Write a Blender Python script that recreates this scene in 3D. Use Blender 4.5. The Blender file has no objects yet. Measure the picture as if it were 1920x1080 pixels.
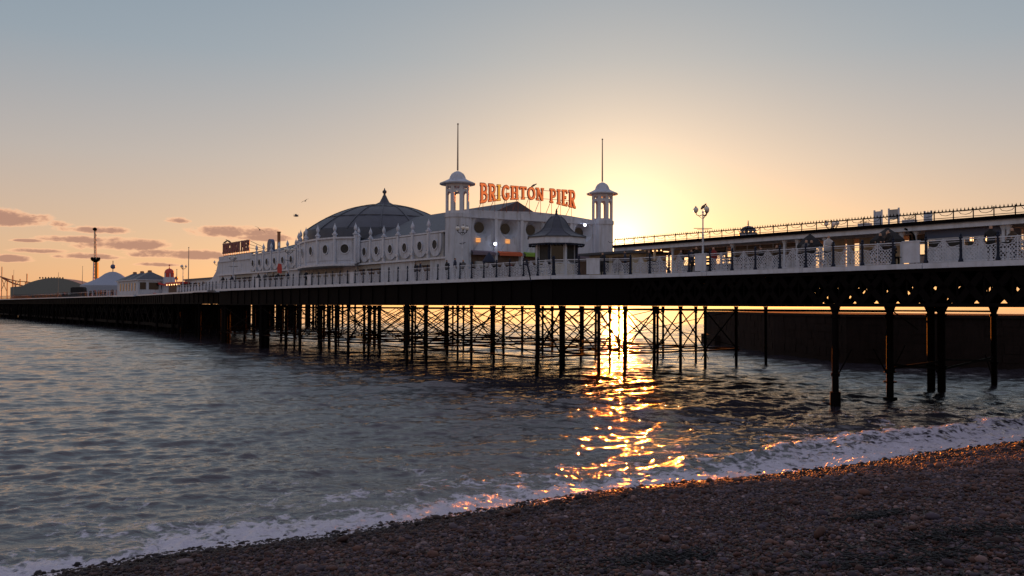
import bpy, math, random
import numpy as np
from mathutils import Vector, Matrix
R = math.radians
random.seed(7)
rng = np.random.default_rng(11)
col = bpy.context.scene.collection
sc = bpy.context.scene

# ------------------------------------------------------------------ camera
F = 1650.0                    # focal length in pixels of the 1920 wide photograph
CZ = 5.15                     # camera height over the water
pitch, roll = math.atan(34.65 / F), math.atan(0.0038)
fwd = Vector((0, math.cos(pitch), math.sin(pitch)))
up0 = Vector((0, -math.sin(pitch), math.cos(pitch)))
rt0 = Vector((1, 0, 0))
upv = up0 * math.cos(roll) - rt0 * math.sin(roll)
rtv = rt0 * math.cos(roll) + up0 * math.sin(roll)
CAM = Vector((0, 0, CZ))
cam_d = bpy.data.cameras.new('camera')
cam_d.lens = 36.0 * F / 1920.0
cam_d.sensor_width = 36
cam_d.clip_start = 0.1
cam_d.clip_end = 60000
cam = bpy.data.objects.new('camera', cam_d)
col.objects.link(cam)
m = Matrix((rtv, upv, -fwd)).transposed().to_4x4()
m.translation = CAM
cam.matrix_world = m
sc.camera = cam

def ray(px, py):
    return (fwd * F + rtv * (px - 960) - upv * (py - 540)).normalized()

# ------------------------------------------------------------------ sky, sun, exposure
SUN = ray(1163, 457)
sun_el = math.asin(SUN.z)
sun_az = math.atan2(SUN.x, SUN.y)
world = bpy.data.worlds.new("World")
sc.world = world
world.use_nodes = True
nt = world.node_tree
nt.nodes.clear()
def N(tree, kind, **kw):
    n = tree.nodes.new(kind)
    for k, v in kw.items():
        if k.startswith('i_'):
            key = k[2:]
            n.inputs[int(key) if key.isdigit() else key].default_value = v
        else:
            setattr(n, k, v)
    return n
def mth(tree, op, a, b=None, clamp=False):
    n = tree.nodes.new('ShaderNodeMath'); n.operation = op; n.use_clamp = clamp
    for i, x in enumerate((a, b)):
        if x is None: continue
        if isinstance(x, (int, float)): n.inputs[i].default_value = x
        else: tree.links.new(x, n.inputs[i])
    return n.outputs[0]
def mixc(tree, fac, a, b, blend='MIX'):
    n = tree.nodes.new('ShaderNodeMix'); n.data_type = 'RGBA'; n.blend_type = blend
    for s, x in ((0, fac), (6, a), (7, b)):
        if isinstance(x, (int, float)): n.inputs[s].default_value = x
        elif isinstance(x, tuple): n.inputs[s].default_value = (*x, 1) if len(x) == 3 else x
        else: tree.links.new(x, n.inputs[s])
    return n.outputs[2]
sky = N(nt, 'ShaderNodeTexSky', sky_type='NISHITA')
sky.sun_disc = False
sky.sun_elevation = sun_el
sky.sun_rotation = sun_az
sky.altitude = 0; sky.air_density = 1.0; sky.dust_density = 0.7; sky.ozone_density = 1.6
tc = N(nt, 'ShaderNodeTexCoord')
sep = N(nt, 'ShaderNodeSeparateXYZ'); nt.links.new(tc.outputs['Generated'], sep.inputs[0])
az = mth(nt, 'MULTIPLY', mth(nt, 'ARCTAN2', sep.outputs[0], sep.outputs[1]), 57.2958)
el = mth(nt, 'MULTIPLY', mth(nt, 'ARCSINE', sep.outputs[2]), 57.2958)
# thin evening air evens out the sky: a little of a plain haze colour over the physical sky
SKY_HAZE = 0.62
e01 = mth(nt, 'DIVIDE', el, 60.0, clamp=True)
ramp = N(nt, 'ShaderNodeValToRGB'); nt.links.new(e01, ramp.inputs[0])
ce = ramp.color_ramp.elements
ce[0].position = 0.0; ce[0].color = (5.7, 2.9, 1.85, 1)
ce[1].position = 1.0; ce[1].color = (3.3, 3.0, 3.8, 1)
for p, c in ((0.064, (5.7, 3.3, 2.3)), (0.152, (4.3, 3.4, 3.1)), (0.26, (2.6, 2.9, 3.3)), (0.4, (1.7, 2.35, 3.0)), (0.56, (3.2, 3.1, 3.5))):
    x = ce.new(p); x.color = (*c, 1)
# reddened air hugging the horizon below the sun
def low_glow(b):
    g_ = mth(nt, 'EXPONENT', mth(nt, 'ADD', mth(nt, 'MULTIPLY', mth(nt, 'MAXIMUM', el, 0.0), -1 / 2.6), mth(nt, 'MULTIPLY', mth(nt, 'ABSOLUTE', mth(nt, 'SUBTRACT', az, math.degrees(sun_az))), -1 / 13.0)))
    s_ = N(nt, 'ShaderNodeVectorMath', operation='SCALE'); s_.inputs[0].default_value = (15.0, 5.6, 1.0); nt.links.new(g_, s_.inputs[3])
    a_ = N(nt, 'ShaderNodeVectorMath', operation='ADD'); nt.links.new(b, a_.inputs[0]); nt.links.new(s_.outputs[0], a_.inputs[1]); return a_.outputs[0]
# clouds: long low banks far out over the sea to the left, lit from the side by the sun
cvec = N(nt, 'ShaderNodeCombineXYZ'); nt.links.new(az, cvec.inputs[0]); nt.links.new(mth(nt, 'MULTIPLY', el, 2.2), cvec.inputs[1])
def cnoise(scale, detail):
    n = N(nt, 'ShaderNodeTexNoise', i_Scale=scale, i_Detail=detail, i_Roughness=0.6)
    nt.links.new(cvec.outputs[0], n.inputs['Vector'])
    return mth(nt, 'SUBTRACT', n.outputs[0], 0.5)
nz = mth(nt, 'ADD', mth(nt, 'MULTIPLY', cnoise(0.55, 5), 3.0), mth(nt, 'MULTIPLY', cnoise(3.0, 4), 0.8))
CLOUDS = [(8, 412, 50, 15), (118, 421, 17, 6), (180, 432, 45, 8), (150, 451, 48, 7), (225, 460, 62, 12), (165, 482, 42, 6), (340, 478, 66, 10),
          (332, 414, 18, 6), (440, 437, 60, 12), (500, 447, 50, 8), (20, 487, 24, 7), (70, 471, 32, 5), (300, 497, 30, 4), (55, 452, 20, 3), (12, 410, 30, 16)]
cm = None; cl = None
for (x, y, w, h) in CLOUDS:
    d = ray(x, y); a0 = math.degrees(math.atan2(d.x, d.y)); e0 = math.degrees(math.asin(d.z))
    wd, hd = w / 21.0, h / 24.0
    u1 = mth(nt, 'MULTIPLY', mth(nt, 'SUBTRACT', az, a0), 1 / wd)
    v1 = mth(nt, 'MULTIPLY', mth(nt, 'SUBTRACT', el, e0), 1 / hd)
    # flat bases: below the centre the falloff is twice as quick
    vb = mth(nt, 'MINIMUM', v1, 0.0)
    q = mth(nt, 'ADD', mth(nt, 'MULTIPLY', u1, u1), mth(nt, 'ADD', mth(nt, 'MULTIPLY', v1, v1), mth(nt, 'MULTIPLY', mth(nt, 'MULTIPLY', vb, vb), 1.5)))
    mm = mth(nt, 'SUBTRACT', 1.0, q)
    cm = mm if cm is None else mth(nt, 'MAXIMUM', cm, mm)
body = mth(nt, 'ADD', cm, nz)
cmask = N(nt, 'ShaderNodeMapRange', interpolation_type='SMOOTHSTEP'); cmask.inputs[1].default_value = 0.0; cmask.inputs[2].default_value = 0.75
nt.links.new(mth(nt, 'ADD', body, 0.22), cmask.inputs[0])
core = N(nt, 'ShaderNodeMapRange', interpolation_type='SMOOTHSTEP'); core.inputs[1].default_value = 0.05; core.inputs[2].default_value = 0.85
nt.links.new(body, core.inputs[0])
lum = N(nt, 'ShaderNodeRGBToBW'); nt.links.new(sky.outputs[0], lum.inputs[0])
comp = mth(nt, 'DIVIDE', 1.0, mth(nt, 'ADD', 1.0, mth(nt, 'MULTIPLY', lum.outputs[0], 0.045)))
soft = N(nt, 'ShaderNodeVectorMath', operation='SCALE'); nt.links.new(sky.outputs[0], soft.inputs[0]); nt.links.new(comp, soft.inputs[3])
base = mixc(nt, SKY_HAZE, soft.outputs[0], ramp.outputs[0])
# bright aureole of forward-scattered light round the sun
dt = N(nt, 'ShaderNodeVectorMath', operation='DOT_PRODUCT'); nt.links.new(tc.outputs['Generated'], dt.inputs[0]); dt.inputs[1].default_value = tuple(SUN)
ang = mth(nt, 'MULTIPLY', mth(nt, 'ARCCOSINE', mth(nt, 'MINIMUM', dt.outputs['Value'], 1.0)), 57.2958)
for k_, c_ in ((2.0, (12.0, 9.8, 5.8)), (5.5, (2.0, 1.6, 1.0))):
    g_ = mth(nt, 'EXPONENT', mth(nt, 'MULTIPLY', ang, -1.0 / k_))
    s_ = N(nt, 'ShaderNodeVectorMath', operation='SCALE'); s_.inputs[0].default_value = c_; nt.links.new(g_, s_.inputs[3])
    a_ = N(nt, 'ShaderNodeVectorMath', operation='ADD'); nt.links.new(base, a_.inputs[0]); nt.links.new(s_.outputs[0], a_.inputs[1]); base = a_.outputs[0]
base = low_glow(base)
ccol = mixc(nt, core.outputs[0], (7.6, 4.2, 2.4), (3.1, 1.6, 1.15))
base = mixc(nt, mth(nt, 'MULTIPLY', cmask.outputs[0], 0.85), base, ccol)
bg = N(nt, 'ShaderNodeBackground', i_Strength=0.115)
nt.links.new(base, bg.inputs[0])
wo = N(nt, 'ShaderNodeOutputWorld'); nt.links.new(bg.outputs[0], wo.inputs[0])

sl = bpy.data.lights.new('sun', 'SUN'); sl.energy = 4.6; sl.angle = R(0.53); sl.color = (1.0, 0.23, 0.022)
so = bpy.data.objects.new('sun', sl); col.objects.link(so)
so.rotation_euler = (-SUN).to_track_quat('-Z', 'Y').to_euler()
so.location = (20, 60, 40)
vs = sc.view_settings
vs.view_transform = 'Standard'; vs.look = 'None'; vs.gamma = 1.0; vs.exposure = 0.32
vs.use_curve_mapping = False
sc.cycles.max_bounces = 6
sc.cycles.use_denoising = True

# ------------------------------------------------------------------ materials
MATS = {}
def mat(name, c, rough=0.7, metal=0.0, var=0.12, vscale=3.0, bump=0.0, bscale=20.0, emit=None, estr=0.0, spec=0.5, stain=0.0):
    m = bpy.data.materials.new(name); m.use_nodes = True
    t = m.node_tree; b = t.nodes['Principled BSDF']
    b.inputs['Roughness'].default_value = rough; b.inputs['Metallic'].default_value = metal
    b.inputs['Specular IOR Level'].default_value = spec
    tcn = N(t, 'ShaderNodeNewGeometry')
    nn = N(t, 'ShaderNodeTexNoise', i_Scale=vscale, i_Detail=5.0, i_Roughness=0.65)
    t.links.new(tcn.outputs['Position'], nn.inputs['Vector'])
    d = tuple(x * (1 - var * 2.2) for x in c); l = tuple(min(1, x * (1 + var)) for x in c)
    out = mixc(t, nn.outputs[0], d, l)
    if stain:
        mp = N(t, 'ShaderNodeMapping'); mp.inputs['Scale'].default_value = (2.2, 2.2, 0.28)
        t.links.new(tcn.outputs['Position'], mp.inputs['Vector'])
        n2 = N(t, 'ShaderNodeTexNoise', i_Scale=1.6, i_Detail=6.0); t.links.new(mp.outputs[0], n2.inputs['Vector'])
        mr = N(t, 'ShaderNodeMapRange'); mr.inputs[1].default_value = 0.5; mr.inputs[2].default_value = 0.75
        t.links.new(n2.outputs[0], mr.inputs[0])
        out = mixc(t, mth(t, 'MULTIPLY', mr.outputs[0], stain), out, (c[0] * .42, c[1] * .38, c[2] * .33))
    t.links.new(out, b.inputs['Base Color'])
    if bump:
        n3 = N(t, 'ShaderNodeTexNoise', i_Scale=bscale, i_Detail=4.0); t.links.new(tcn.outputs['Position'], n3.inputs['Vector'])
        bp = N(t, 'ShaderNodeBump', i_Strength=bump, i_Distance=0.03); t.links.new(n3.outputs[0], bp.inputs['Height'])
        t.links.new(bp.outputs[0], b.inputs['Normal'])
    if emit:
        b.inputs['Emission Color'].default_value = (*emit, 1); b.inputs['Emission Strength'].default_value = estr
    MATS[name] = m
    return m
M = MATS
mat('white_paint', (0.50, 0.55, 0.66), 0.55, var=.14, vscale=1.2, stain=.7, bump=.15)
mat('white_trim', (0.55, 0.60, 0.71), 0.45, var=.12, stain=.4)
mat('cream_paint', (0.58, 0.52, 0.40), 0.6, var=.12, stain=.35)
mat('grey_panel', (0.36, 0.37, 0.38), 0.6, var=.15, stain=.3)
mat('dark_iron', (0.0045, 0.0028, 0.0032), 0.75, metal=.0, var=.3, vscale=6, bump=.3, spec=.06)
mat('rail_paint', (0.012, 0.018, 0.04), 0.6, var=.2, spec=.2)
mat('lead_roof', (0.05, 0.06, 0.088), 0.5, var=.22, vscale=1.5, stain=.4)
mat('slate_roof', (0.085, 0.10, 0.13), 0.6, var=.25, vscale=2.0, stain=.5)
mat('screen_glass', (0.24, 0.21, 0.19), 0.4, var=.3, spec=.3)
mat('dark_glass', (0.02, 0.022, 0.026), 0.12, var=.2, spec=.35)
mat('dull_glass', (0.05, 0.05, 0.05), 0.6, var=.3, spec=.2)
mat('shop_dark', (0.13, 0.08, 0.06), 0.8, var=.4)
mat('orange_awning', (0.55, 0.12, 0.05), 0.8, var=.15)
mat('green_awning', (0.20, 0.36, 0.05), 0.8, var=.15)
mat('purple_awning', (0.16, 0.13, 0.18), 0.8, var=.15)
mat('timber_deck', (0.20, 0.16, 0.12), 0.8, var=.25, vscale=5)
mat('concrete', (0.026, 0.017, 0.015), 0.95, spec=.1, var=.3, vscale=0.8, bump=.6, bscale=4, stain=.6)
mat('red_paint', (0.55, 0.05, 0.04), 0.5)
mat('rust_pole', (0.30, 0.12, 0.05), 0.6)
mat('blue_paint', (0.07, 0.10, 0.20), 0.5)
mat('coaster_steel', (0.28, 0.10, 0.05), 0.5)
mat('orange_steel', (0.55, 0.25, 0.05), 0.5)
mat('tent_canvas', (0.30, 0.34, 0.44), 0.7, var=.12)
mat('hall_skin', (0.17, 0.19, 0.19), 0.7, var=.15)
mat('wood_pole', (0.30, 0.24, 0.19), 0.6)
mat('globe_glass', (0.75, 0.74, 0.70), 0.25, var=.05)
mat('letter_face', (0.62, 0.16, 0.07), 0.5, var=.25, vscale=8, emit=(1.0, 0.22, 0.05), estr=0.50)
mat('letter_gold', (0.7, 0.35, 0.05), 0.5, var=.2, emit=(1.0, 0.42, 0.05), estr=0.5)
mat('letter_rim', (0.22, 0.02, 0.015), 0.5, var=.2, emit=(1.0, 0.08, 0.03), estr=0.04)
mat('far_letter', (0.22, 0.09, 0.09), 0.6)
mat('lamp_white', (0.9, 0.9, 1.0), 0.4, emit=(0.75, 0.8, 1.0), estr=9.0)
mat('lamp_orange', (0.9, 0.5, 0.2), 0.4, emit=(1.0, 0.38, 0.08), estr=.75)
mat('warm_glow', (0.9, 0.6, 0.3), 0.4, emit=(1.0, 0.5, 0.2), estr=3.0)  # warm bulbs, and the added sun glow in the shop windows
mat('gull_white', (0.6, 0.6, 0.6), 0.8)
mat('gull_grey', (0.10, 0.10, 0.11), 0.8)
mat('skin', (0.45, 0.27, 0.19), 0.6)
for n_, c_ in (('cloth_black', (.015, .015, .018)), ('cloth_navy', (.02, .028, .06)), ('cloth_brown', (.07, .045, .03)), ('cloth_grey', (.12, .12, .13)),
               ('cloth_red', (.22, .03, .03)), ('cloth_jeans', (.04, .06, .11)), ('hair_dark', (.02, .014, .01)), ('cloth_white', (.55, .55, .58))):
    mat(n_, c_, 0.9)

# ------------------------------------------------------------------ mesh helpers
U = Vector((-0.599, 0.801, 0)).normalized()     # along the pier, out to sea
V = Vector((U.y, -U.x, 0))                       # across the pier, away from the camera
Z = Vector((0, 0, 1))
B0 = 7.05                                        # under edge of the deck fascia
ZD = 7.27                                        # deck surface
def P(s, v, z=ZD): return U * s + V * v + Z * z
def s_at(px, v, z=ZD):
    n = rtv * F - fwd * (px - 960)
    return ((CAM - V * v - Z * z).dot(n)) / U.dot(n)
def unproj(px, py, z=0.0):
    r = ray(px, py); k = (z - CZ) / r.z
    return CAM + r * k
def z_at(py, pt):
    n = upv * F + fwd * (py - 540)
    q = Vector((pt.x, pt.y, 0)) - CAM
    return -(q.dot(n)) / n.z

class Frame:
    def __init__(s, o, a, n=None, zz=None):
        s.o = Vector(o); s.a = Vector(a).normalized(); s.z = Vector(zz) if zz else Vector((0, 0, 1))
        s.n = Vector(n).normalized() if n is not None else s.a.cross(s.z)
    def p(s, a, n, z): return s.o + s.a * a + s.n * n + s.z * z
IDF = Frame((0, 0, 0), (1, 0, 0), (0, 1, 0))
PF = Frame((0, 0, 0), U, V)                      # (s, v, z)

class MB:
    def __init__(s): s.v = []; s.f = []; s.mi = []; s.cur = 0
    def add(s, vs, fs):
        k = len(s.v); s.v.extend(Vector(x) for x in vs); s.f.extend([[i + k for i in f] for f in fs]); s.mi.extend([s.cur] * len(fs)); return s
    def hexa(s, c): return s.add(c, [(0, 3, 2, 1), (4, 5, 6, 7), (0, 1, 5, 4), (1, 2, 6, 5), (2, 3, 7, 6), (3, 0, 4, 7)])
    def box(s, fr, a0, a1, n0, n1, z0, z1):
        return s.hexa([fr.p(a, n, z) for z in (z0, z1) for a, n in ((a0, n0), (a1, n0), (a1, n1), (a0, n1))])
    def bar(s, p, q, w, h=None):
        p, q = Vector(p), Vector(q); h = h or w; d = (q - p)
        if d.length < 1e-6: return s
        d.normalize(); x = d.cross(Z)
        if x.length < 1e-3: x = Vector((1, 0, 0))
        x.normalize(); y = x.cross(d)
        return s.hexa([r + x * (i * w / 2) + y * (j * h / 2) for r in (p, q) for i, j in ((-1, -1), (1, -1), (1, 1), (-1, 1))])
    def tube(s, p, q, r0, r1=None, n=8, caps=True):
        p, q = Vector(p), Vector(q); r1 = r0 if r1 is None else r1; d = (q - p).normalized()
        x = d.cross(Z)
        if x.length < 1e-3: x = Vector((1, 0, 0))
        x.normalize(); y = x.cross(d)
        vs = [c + (x * math.cos(2 * math.pi * i / n) + y * math.sin(2 * math.pi * i / n)) * r for c, r in ((p, r0), (q, r1)) for i in range(n)]
        fs = [(i, (i + 1) % n, n + (i + 1) % n, n + i) for i in range(n)]
        if caps: fs += [tuple(range(n - 1, -1, -1)), tuple(range(n, 2 * n))]
        return s.add(vs, fs)
    def path(s, pts, w, h=None):
        for a, b in zip(pts[:-1], pts[1:]): s.bar(a, b, w, h)
        return s
    def lathe(s, o, prof, n=16, ph=0.0, sx=1, sy=1):
        o = Vector(o); vs = []; fs = []
        for r, z in prof:
            for i in range(n):
                a = 2 * math.pi * i / n + ph
                vs.append(o + Vector((math.cos(a) * r * sx, math.sin(a) * r * sy, z)))
        for j in range(len(prof) - 1):
            for i in range(n):
                fs.append((j * n + i, j * n + (i + 1) % n, (j + 1) * n + (i + 1) % n, (j + 1) * n + i))
        fs.append(tuple(range(n - 1, -1, -1))); k = (len(prof) - 1) * n; fs.append(tuple(range(k, k + n)))
        return s.add(vs, fs)
    def prism(s, fr, poly, n0, n1):
        k = len(poly)
        vs = [fr.p(a, n0, z) for a, z in poly] + [fr.p(a, n1, z) for a, z in poly]
        fs = [tuple(range(k)), tuple(range(2 * k - 1, k - 1, -1))] + [(i, i + k, (i + 1) % k + k, (i + 1) % k) for i in range(k)]
        return s.add(vs, fs)
    def plan(s, fr, poly, z0, z1):
        k = len(poly)
        vs = [fr.p(a, n, z0) for a, n in poly] + [fr.p(a, n, z1) for a, n in poly]
        fs = [tuple(range(k - 1, -1, -1)), tuple(range(k, 2 * k))] + [(i, (i + 1) % k, (i + 1) % k + k, i + k) for i in range(k)]
        return s.add(vs, fs)
    def build(s, name, mats, parent=None, smooth=False, base=None, label=None):
        me = bpy.data.meshes.new(name)
        o_ = Vector((0, 0, 0))
        if base is not None: o_ = Vector(base)
        elif parent is not None:
            o_ = Vector(parent.get('_w', (0, 0, 0)))
        me.from_pydata([tuple(x - o_) for x in s.v], [], s.f)
        if isinstance(mats, str): mats = [mats]
        for x in mats: me.materials.append(M[x])
        if len(mats) > 1: me.polygons.foreach_set('material_index', s.mi)
        import bmesh
        bm = bmesh.new(); bm.from_mesh(me); bmesh.ops.recalc_face_normals(bm, faces=bm.faces[:]); bm.to_mesh(me); bm.free()
        if smooth:
            me.polygons.foreach_set('use_smooth', [True] * len(me.polygons))
            me.set_sharp_from_angle(angle=R(38))
        ob = bpy.data.objects.new(name, me); col.objects.link(ob)
        if parent is not None: ob.parent = parent
        if base is not None and parent is None: ob.location = o_
        if parent is not None or base is not None: ob['_w'] = tuple(o_)
        if label: ob['label'] = label
        return ob
def tag(o, label=None, cat=None, group=None, kind=None):
    if label: o['label'] = label
    if cat: o['category'] = cat
    if group: o['group'] = group
    if kind: o['kind'] = kind
    return o
def thing(name, label, cat, loc, group=None, rz=0.0, local=False):
    o = bpy.data.objects.new(name, None); col.objects.link(o)
    o.location = loc; o.rotation_euler = (0, 0, rz); o.empty_display_size = .3
    o['_w'] = (0, 0, 0) if local else tuple(loc)
    return tag(o, label, cat, group)
def copy_tree(o, parent=None):
    c = o.copy(); col.objects.link(c); c.parent = parent
    for ch in o.children: copy_tree(ch, c)
    return c
def circ(ca, cz, r, n=20, a0=0, a1=2 * math.pi, full=True):
    k = n if full else n + 1
    return [(ca + r * math.cos(a0 + (a1 - a0) * i / n), cz + r * math.sin(a0 + (a1 - a0) * i / n)) for i in range(k)]
def ring(mb, fr, ca, cz, r0, r1, n0, n1, n=20):
    vs = []; fs = []
    for r, nn in ((r0, n0), (r0, n1), (r1, n1), (r1, n0)):
        vs += [fr.p(a, nn, z) for a, z in circ(ca, cz, r, n)]
    for j in range(4):
        for i in range(n):
            fs.append((j * n + i, j * n + (i + 1) % n, ((j + 1) % 4) * n + (i + 1) % n, ((j + 1) % 4) * n + i))
    mb.add(vs, fs)
def rect_hole(mb, fr, a0, a1, z0, z1, ca, cz, r, nn, n=32, rb=None, nb=0.0):
    # a wall panel with a round opening whose cone-shaped reveal runs back to radius rb at depth nb
    outer = []
    for i in range(n):
        an = 2 * math.pi * i / n; c, s_ = math.cos(an), math.sin(an)
        k = min(((a1 - ca) / c if c > 1e-9 else (a0 - ca) / c if c < -1e-9 else 1e9), ((z1 - cz) / s_ if s_ > 1e-9 else (z0 - cz) / s_ if s_ < -1e-9 else 1e9))
        outer.append((ca + c * k, cz + s_ * k))
    # snap the nearest samples to the four corners
    for cx, cy in ((a0, z0), (a1, z0), (a1, z1), (a0, z1)):
        j = min(range(n), key=lambda i: (outer[i][0] - cx) ** 2 + (outer[i][1] - cy) ** 2); outer[j] = (cx, cy)
    inner = circ(ca, cz, r, n); back = circ(ca, cz, rb or r, n)
    vs = [fr.p(a, nn, z) for a, z in outer] + [fr.p(a, nn, z) for a, z in inner] + [fr.p(a, nb, z) for a, z in back]
    fs = [(i, (i + 1) % n, n + (i + 1) % n, n + i) for i in range(n)] + [(n + i, n + (i + 1) % n, 2 * n + (i + 1) % n, 2 * n + i) for i in range(n)]
    mb.add(vs, fs)

# ------------------------------------------------------------------ numpy noise
_tab = rng.random((256, 256))
def vnoise(x, y):
    xi = np.floor(x).astype(int); yi = np.floor(y).astype(int); fx = x - xi; fy = y - yi
    fx = fx * fx * (3 - 2 * fx); fy = fy * fy * (3 - 2 * fy)
    g = lambda a, b: _tab[a & 255, b & 255]
    return (g(xi, yi) * (1 - fx) + g(xi + 1, yi) * fx) * (1 - fy) + (g(xi, yi + 1) * (1 - fx) + g(xi + 1, yi + 1) * fx) * fy
def fbm(x, y, o=4):
    t = 0; a = .5
    for i in range(o): t = t + a * vnoise(x * 2 ** i + 17 * i, y * 2 ** i + 31 * i); a *= .5
    return t

# ------------------------------------------------------------------ shoreline, beach, sea
SH = [(-260, 1175), (78, 1078), (200, 1059), (275, 1042), (337, 1032), (437, 1022), (500, 1016), (600, 1005), (760, 978), (960, 948), (1064, 930), (1180, 916),
      (1294, 904), (1440, 892), (1479, 886), (1627, 869), (1730, 850), (1841, 838), (1920, 827), (2200, 800)]
shore = [unproj(x, y, 0.0).xy for x, y in SH]
d0 = (shore[1] - shore[0]).normalized(); shore.insert(0, shore[0] - d0 * 60)
d1 = Vector((0.93, 0.37)); shore.append(shore[-1] + d1 * 120)
shore = np.array([tuple(q) for q in shore])
def sdist(x, y):
    # signed distance from the waterline: positive on the beach, negative at sea
    best = np.full(x.shape, 1e9); sgn = np.ones(x.shape); par = np.zeros(x.shape); acc = 0
    for (ax, ay), (bx, by) in zip(shore[:-1], shore[1:]):
        dx, dy = bx - ax, by - ay; L = math.hypot(dx, dy)
        t = np.clip(((x - ax) * dx + (y - ay) * dy) / L ** 2, 0, 1)
        d = np.hypot(x - ax - t * dx, y - ay - t * dy)
        side = np.where(dx * (y - ay) - dy * (x - ax) < 0, 1.0, -1.0)
        mk = d < best
        best = np.where(mk, d, best); sgn = np.where(mk, side, sgn); par = np.where(mk, acc + t * L, par); acc += L
    return best * sgn, par
def beach_z(x, y):
    d, p_ = sdist(x, y)
    dd = np.clip(d, -40, 26)
    z = np.where(dd > 0, 0.20 * dd - 0.0016 * dd * dd, 0.14 * dd)
    z = z + ((fbm(x * .5 + 40, y * .5 + 9, 3) - .44) * .26 + (fbm(x * 2.1, y * 2.1 + 5, 3) - .44) * .11) * np.clip(dd / 3, 0, 1)
    return z
def grid_mesh(name, X, Y, Zz, mats, attrs=None):
    n, k = X.shape
    co = np.stack([X, Y, Zz], -1).reshape(-1, 3).astype(np.float32)
    i = np.arange(n * k).reshape(n, k)
    q = np.stack([i[:-1, :-1], i[:-1, 1:], i[1:, 1:], i[1:, :-1]], -1).reshape(-1, 4)
    return np_mesh(name, co, q, mats, attrs)
def np_mesh(name, co, q, mats, attrs=None):
    me = bpy.data.meshes.new(name)
    me.vertices.add(len(co)); me.vertices.foreach_set('co', co.ravel())
    w = q.shape[1]
    me.loops.add(q.size); me.loops.foreach_set('vertex_index', q.ravel().astype(np.int32))
    me.polygons.add(len(q)); me.polygons.foreach_set('loop_start', np.arange(0, q.size, w, dtype=np.int32))
    me.polygons.foreach_set('use_smooth', np.ones(len(q), bool))
    me.update(calc_edges=True)
    for an, (ty, arr) in (attrs or {}).items():
        at = me.attributes.new(an, ty, 'POINT')
        at.data.foreach_set('color' if ty == 'FLOAT_COLOR' else 'value', arr.astype(np.float32).ravel())
    for x in mats: me.materials.append(M[x])
    o = bpy.data.objects.new(name, me); col.objects.link(o); return o

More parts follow.
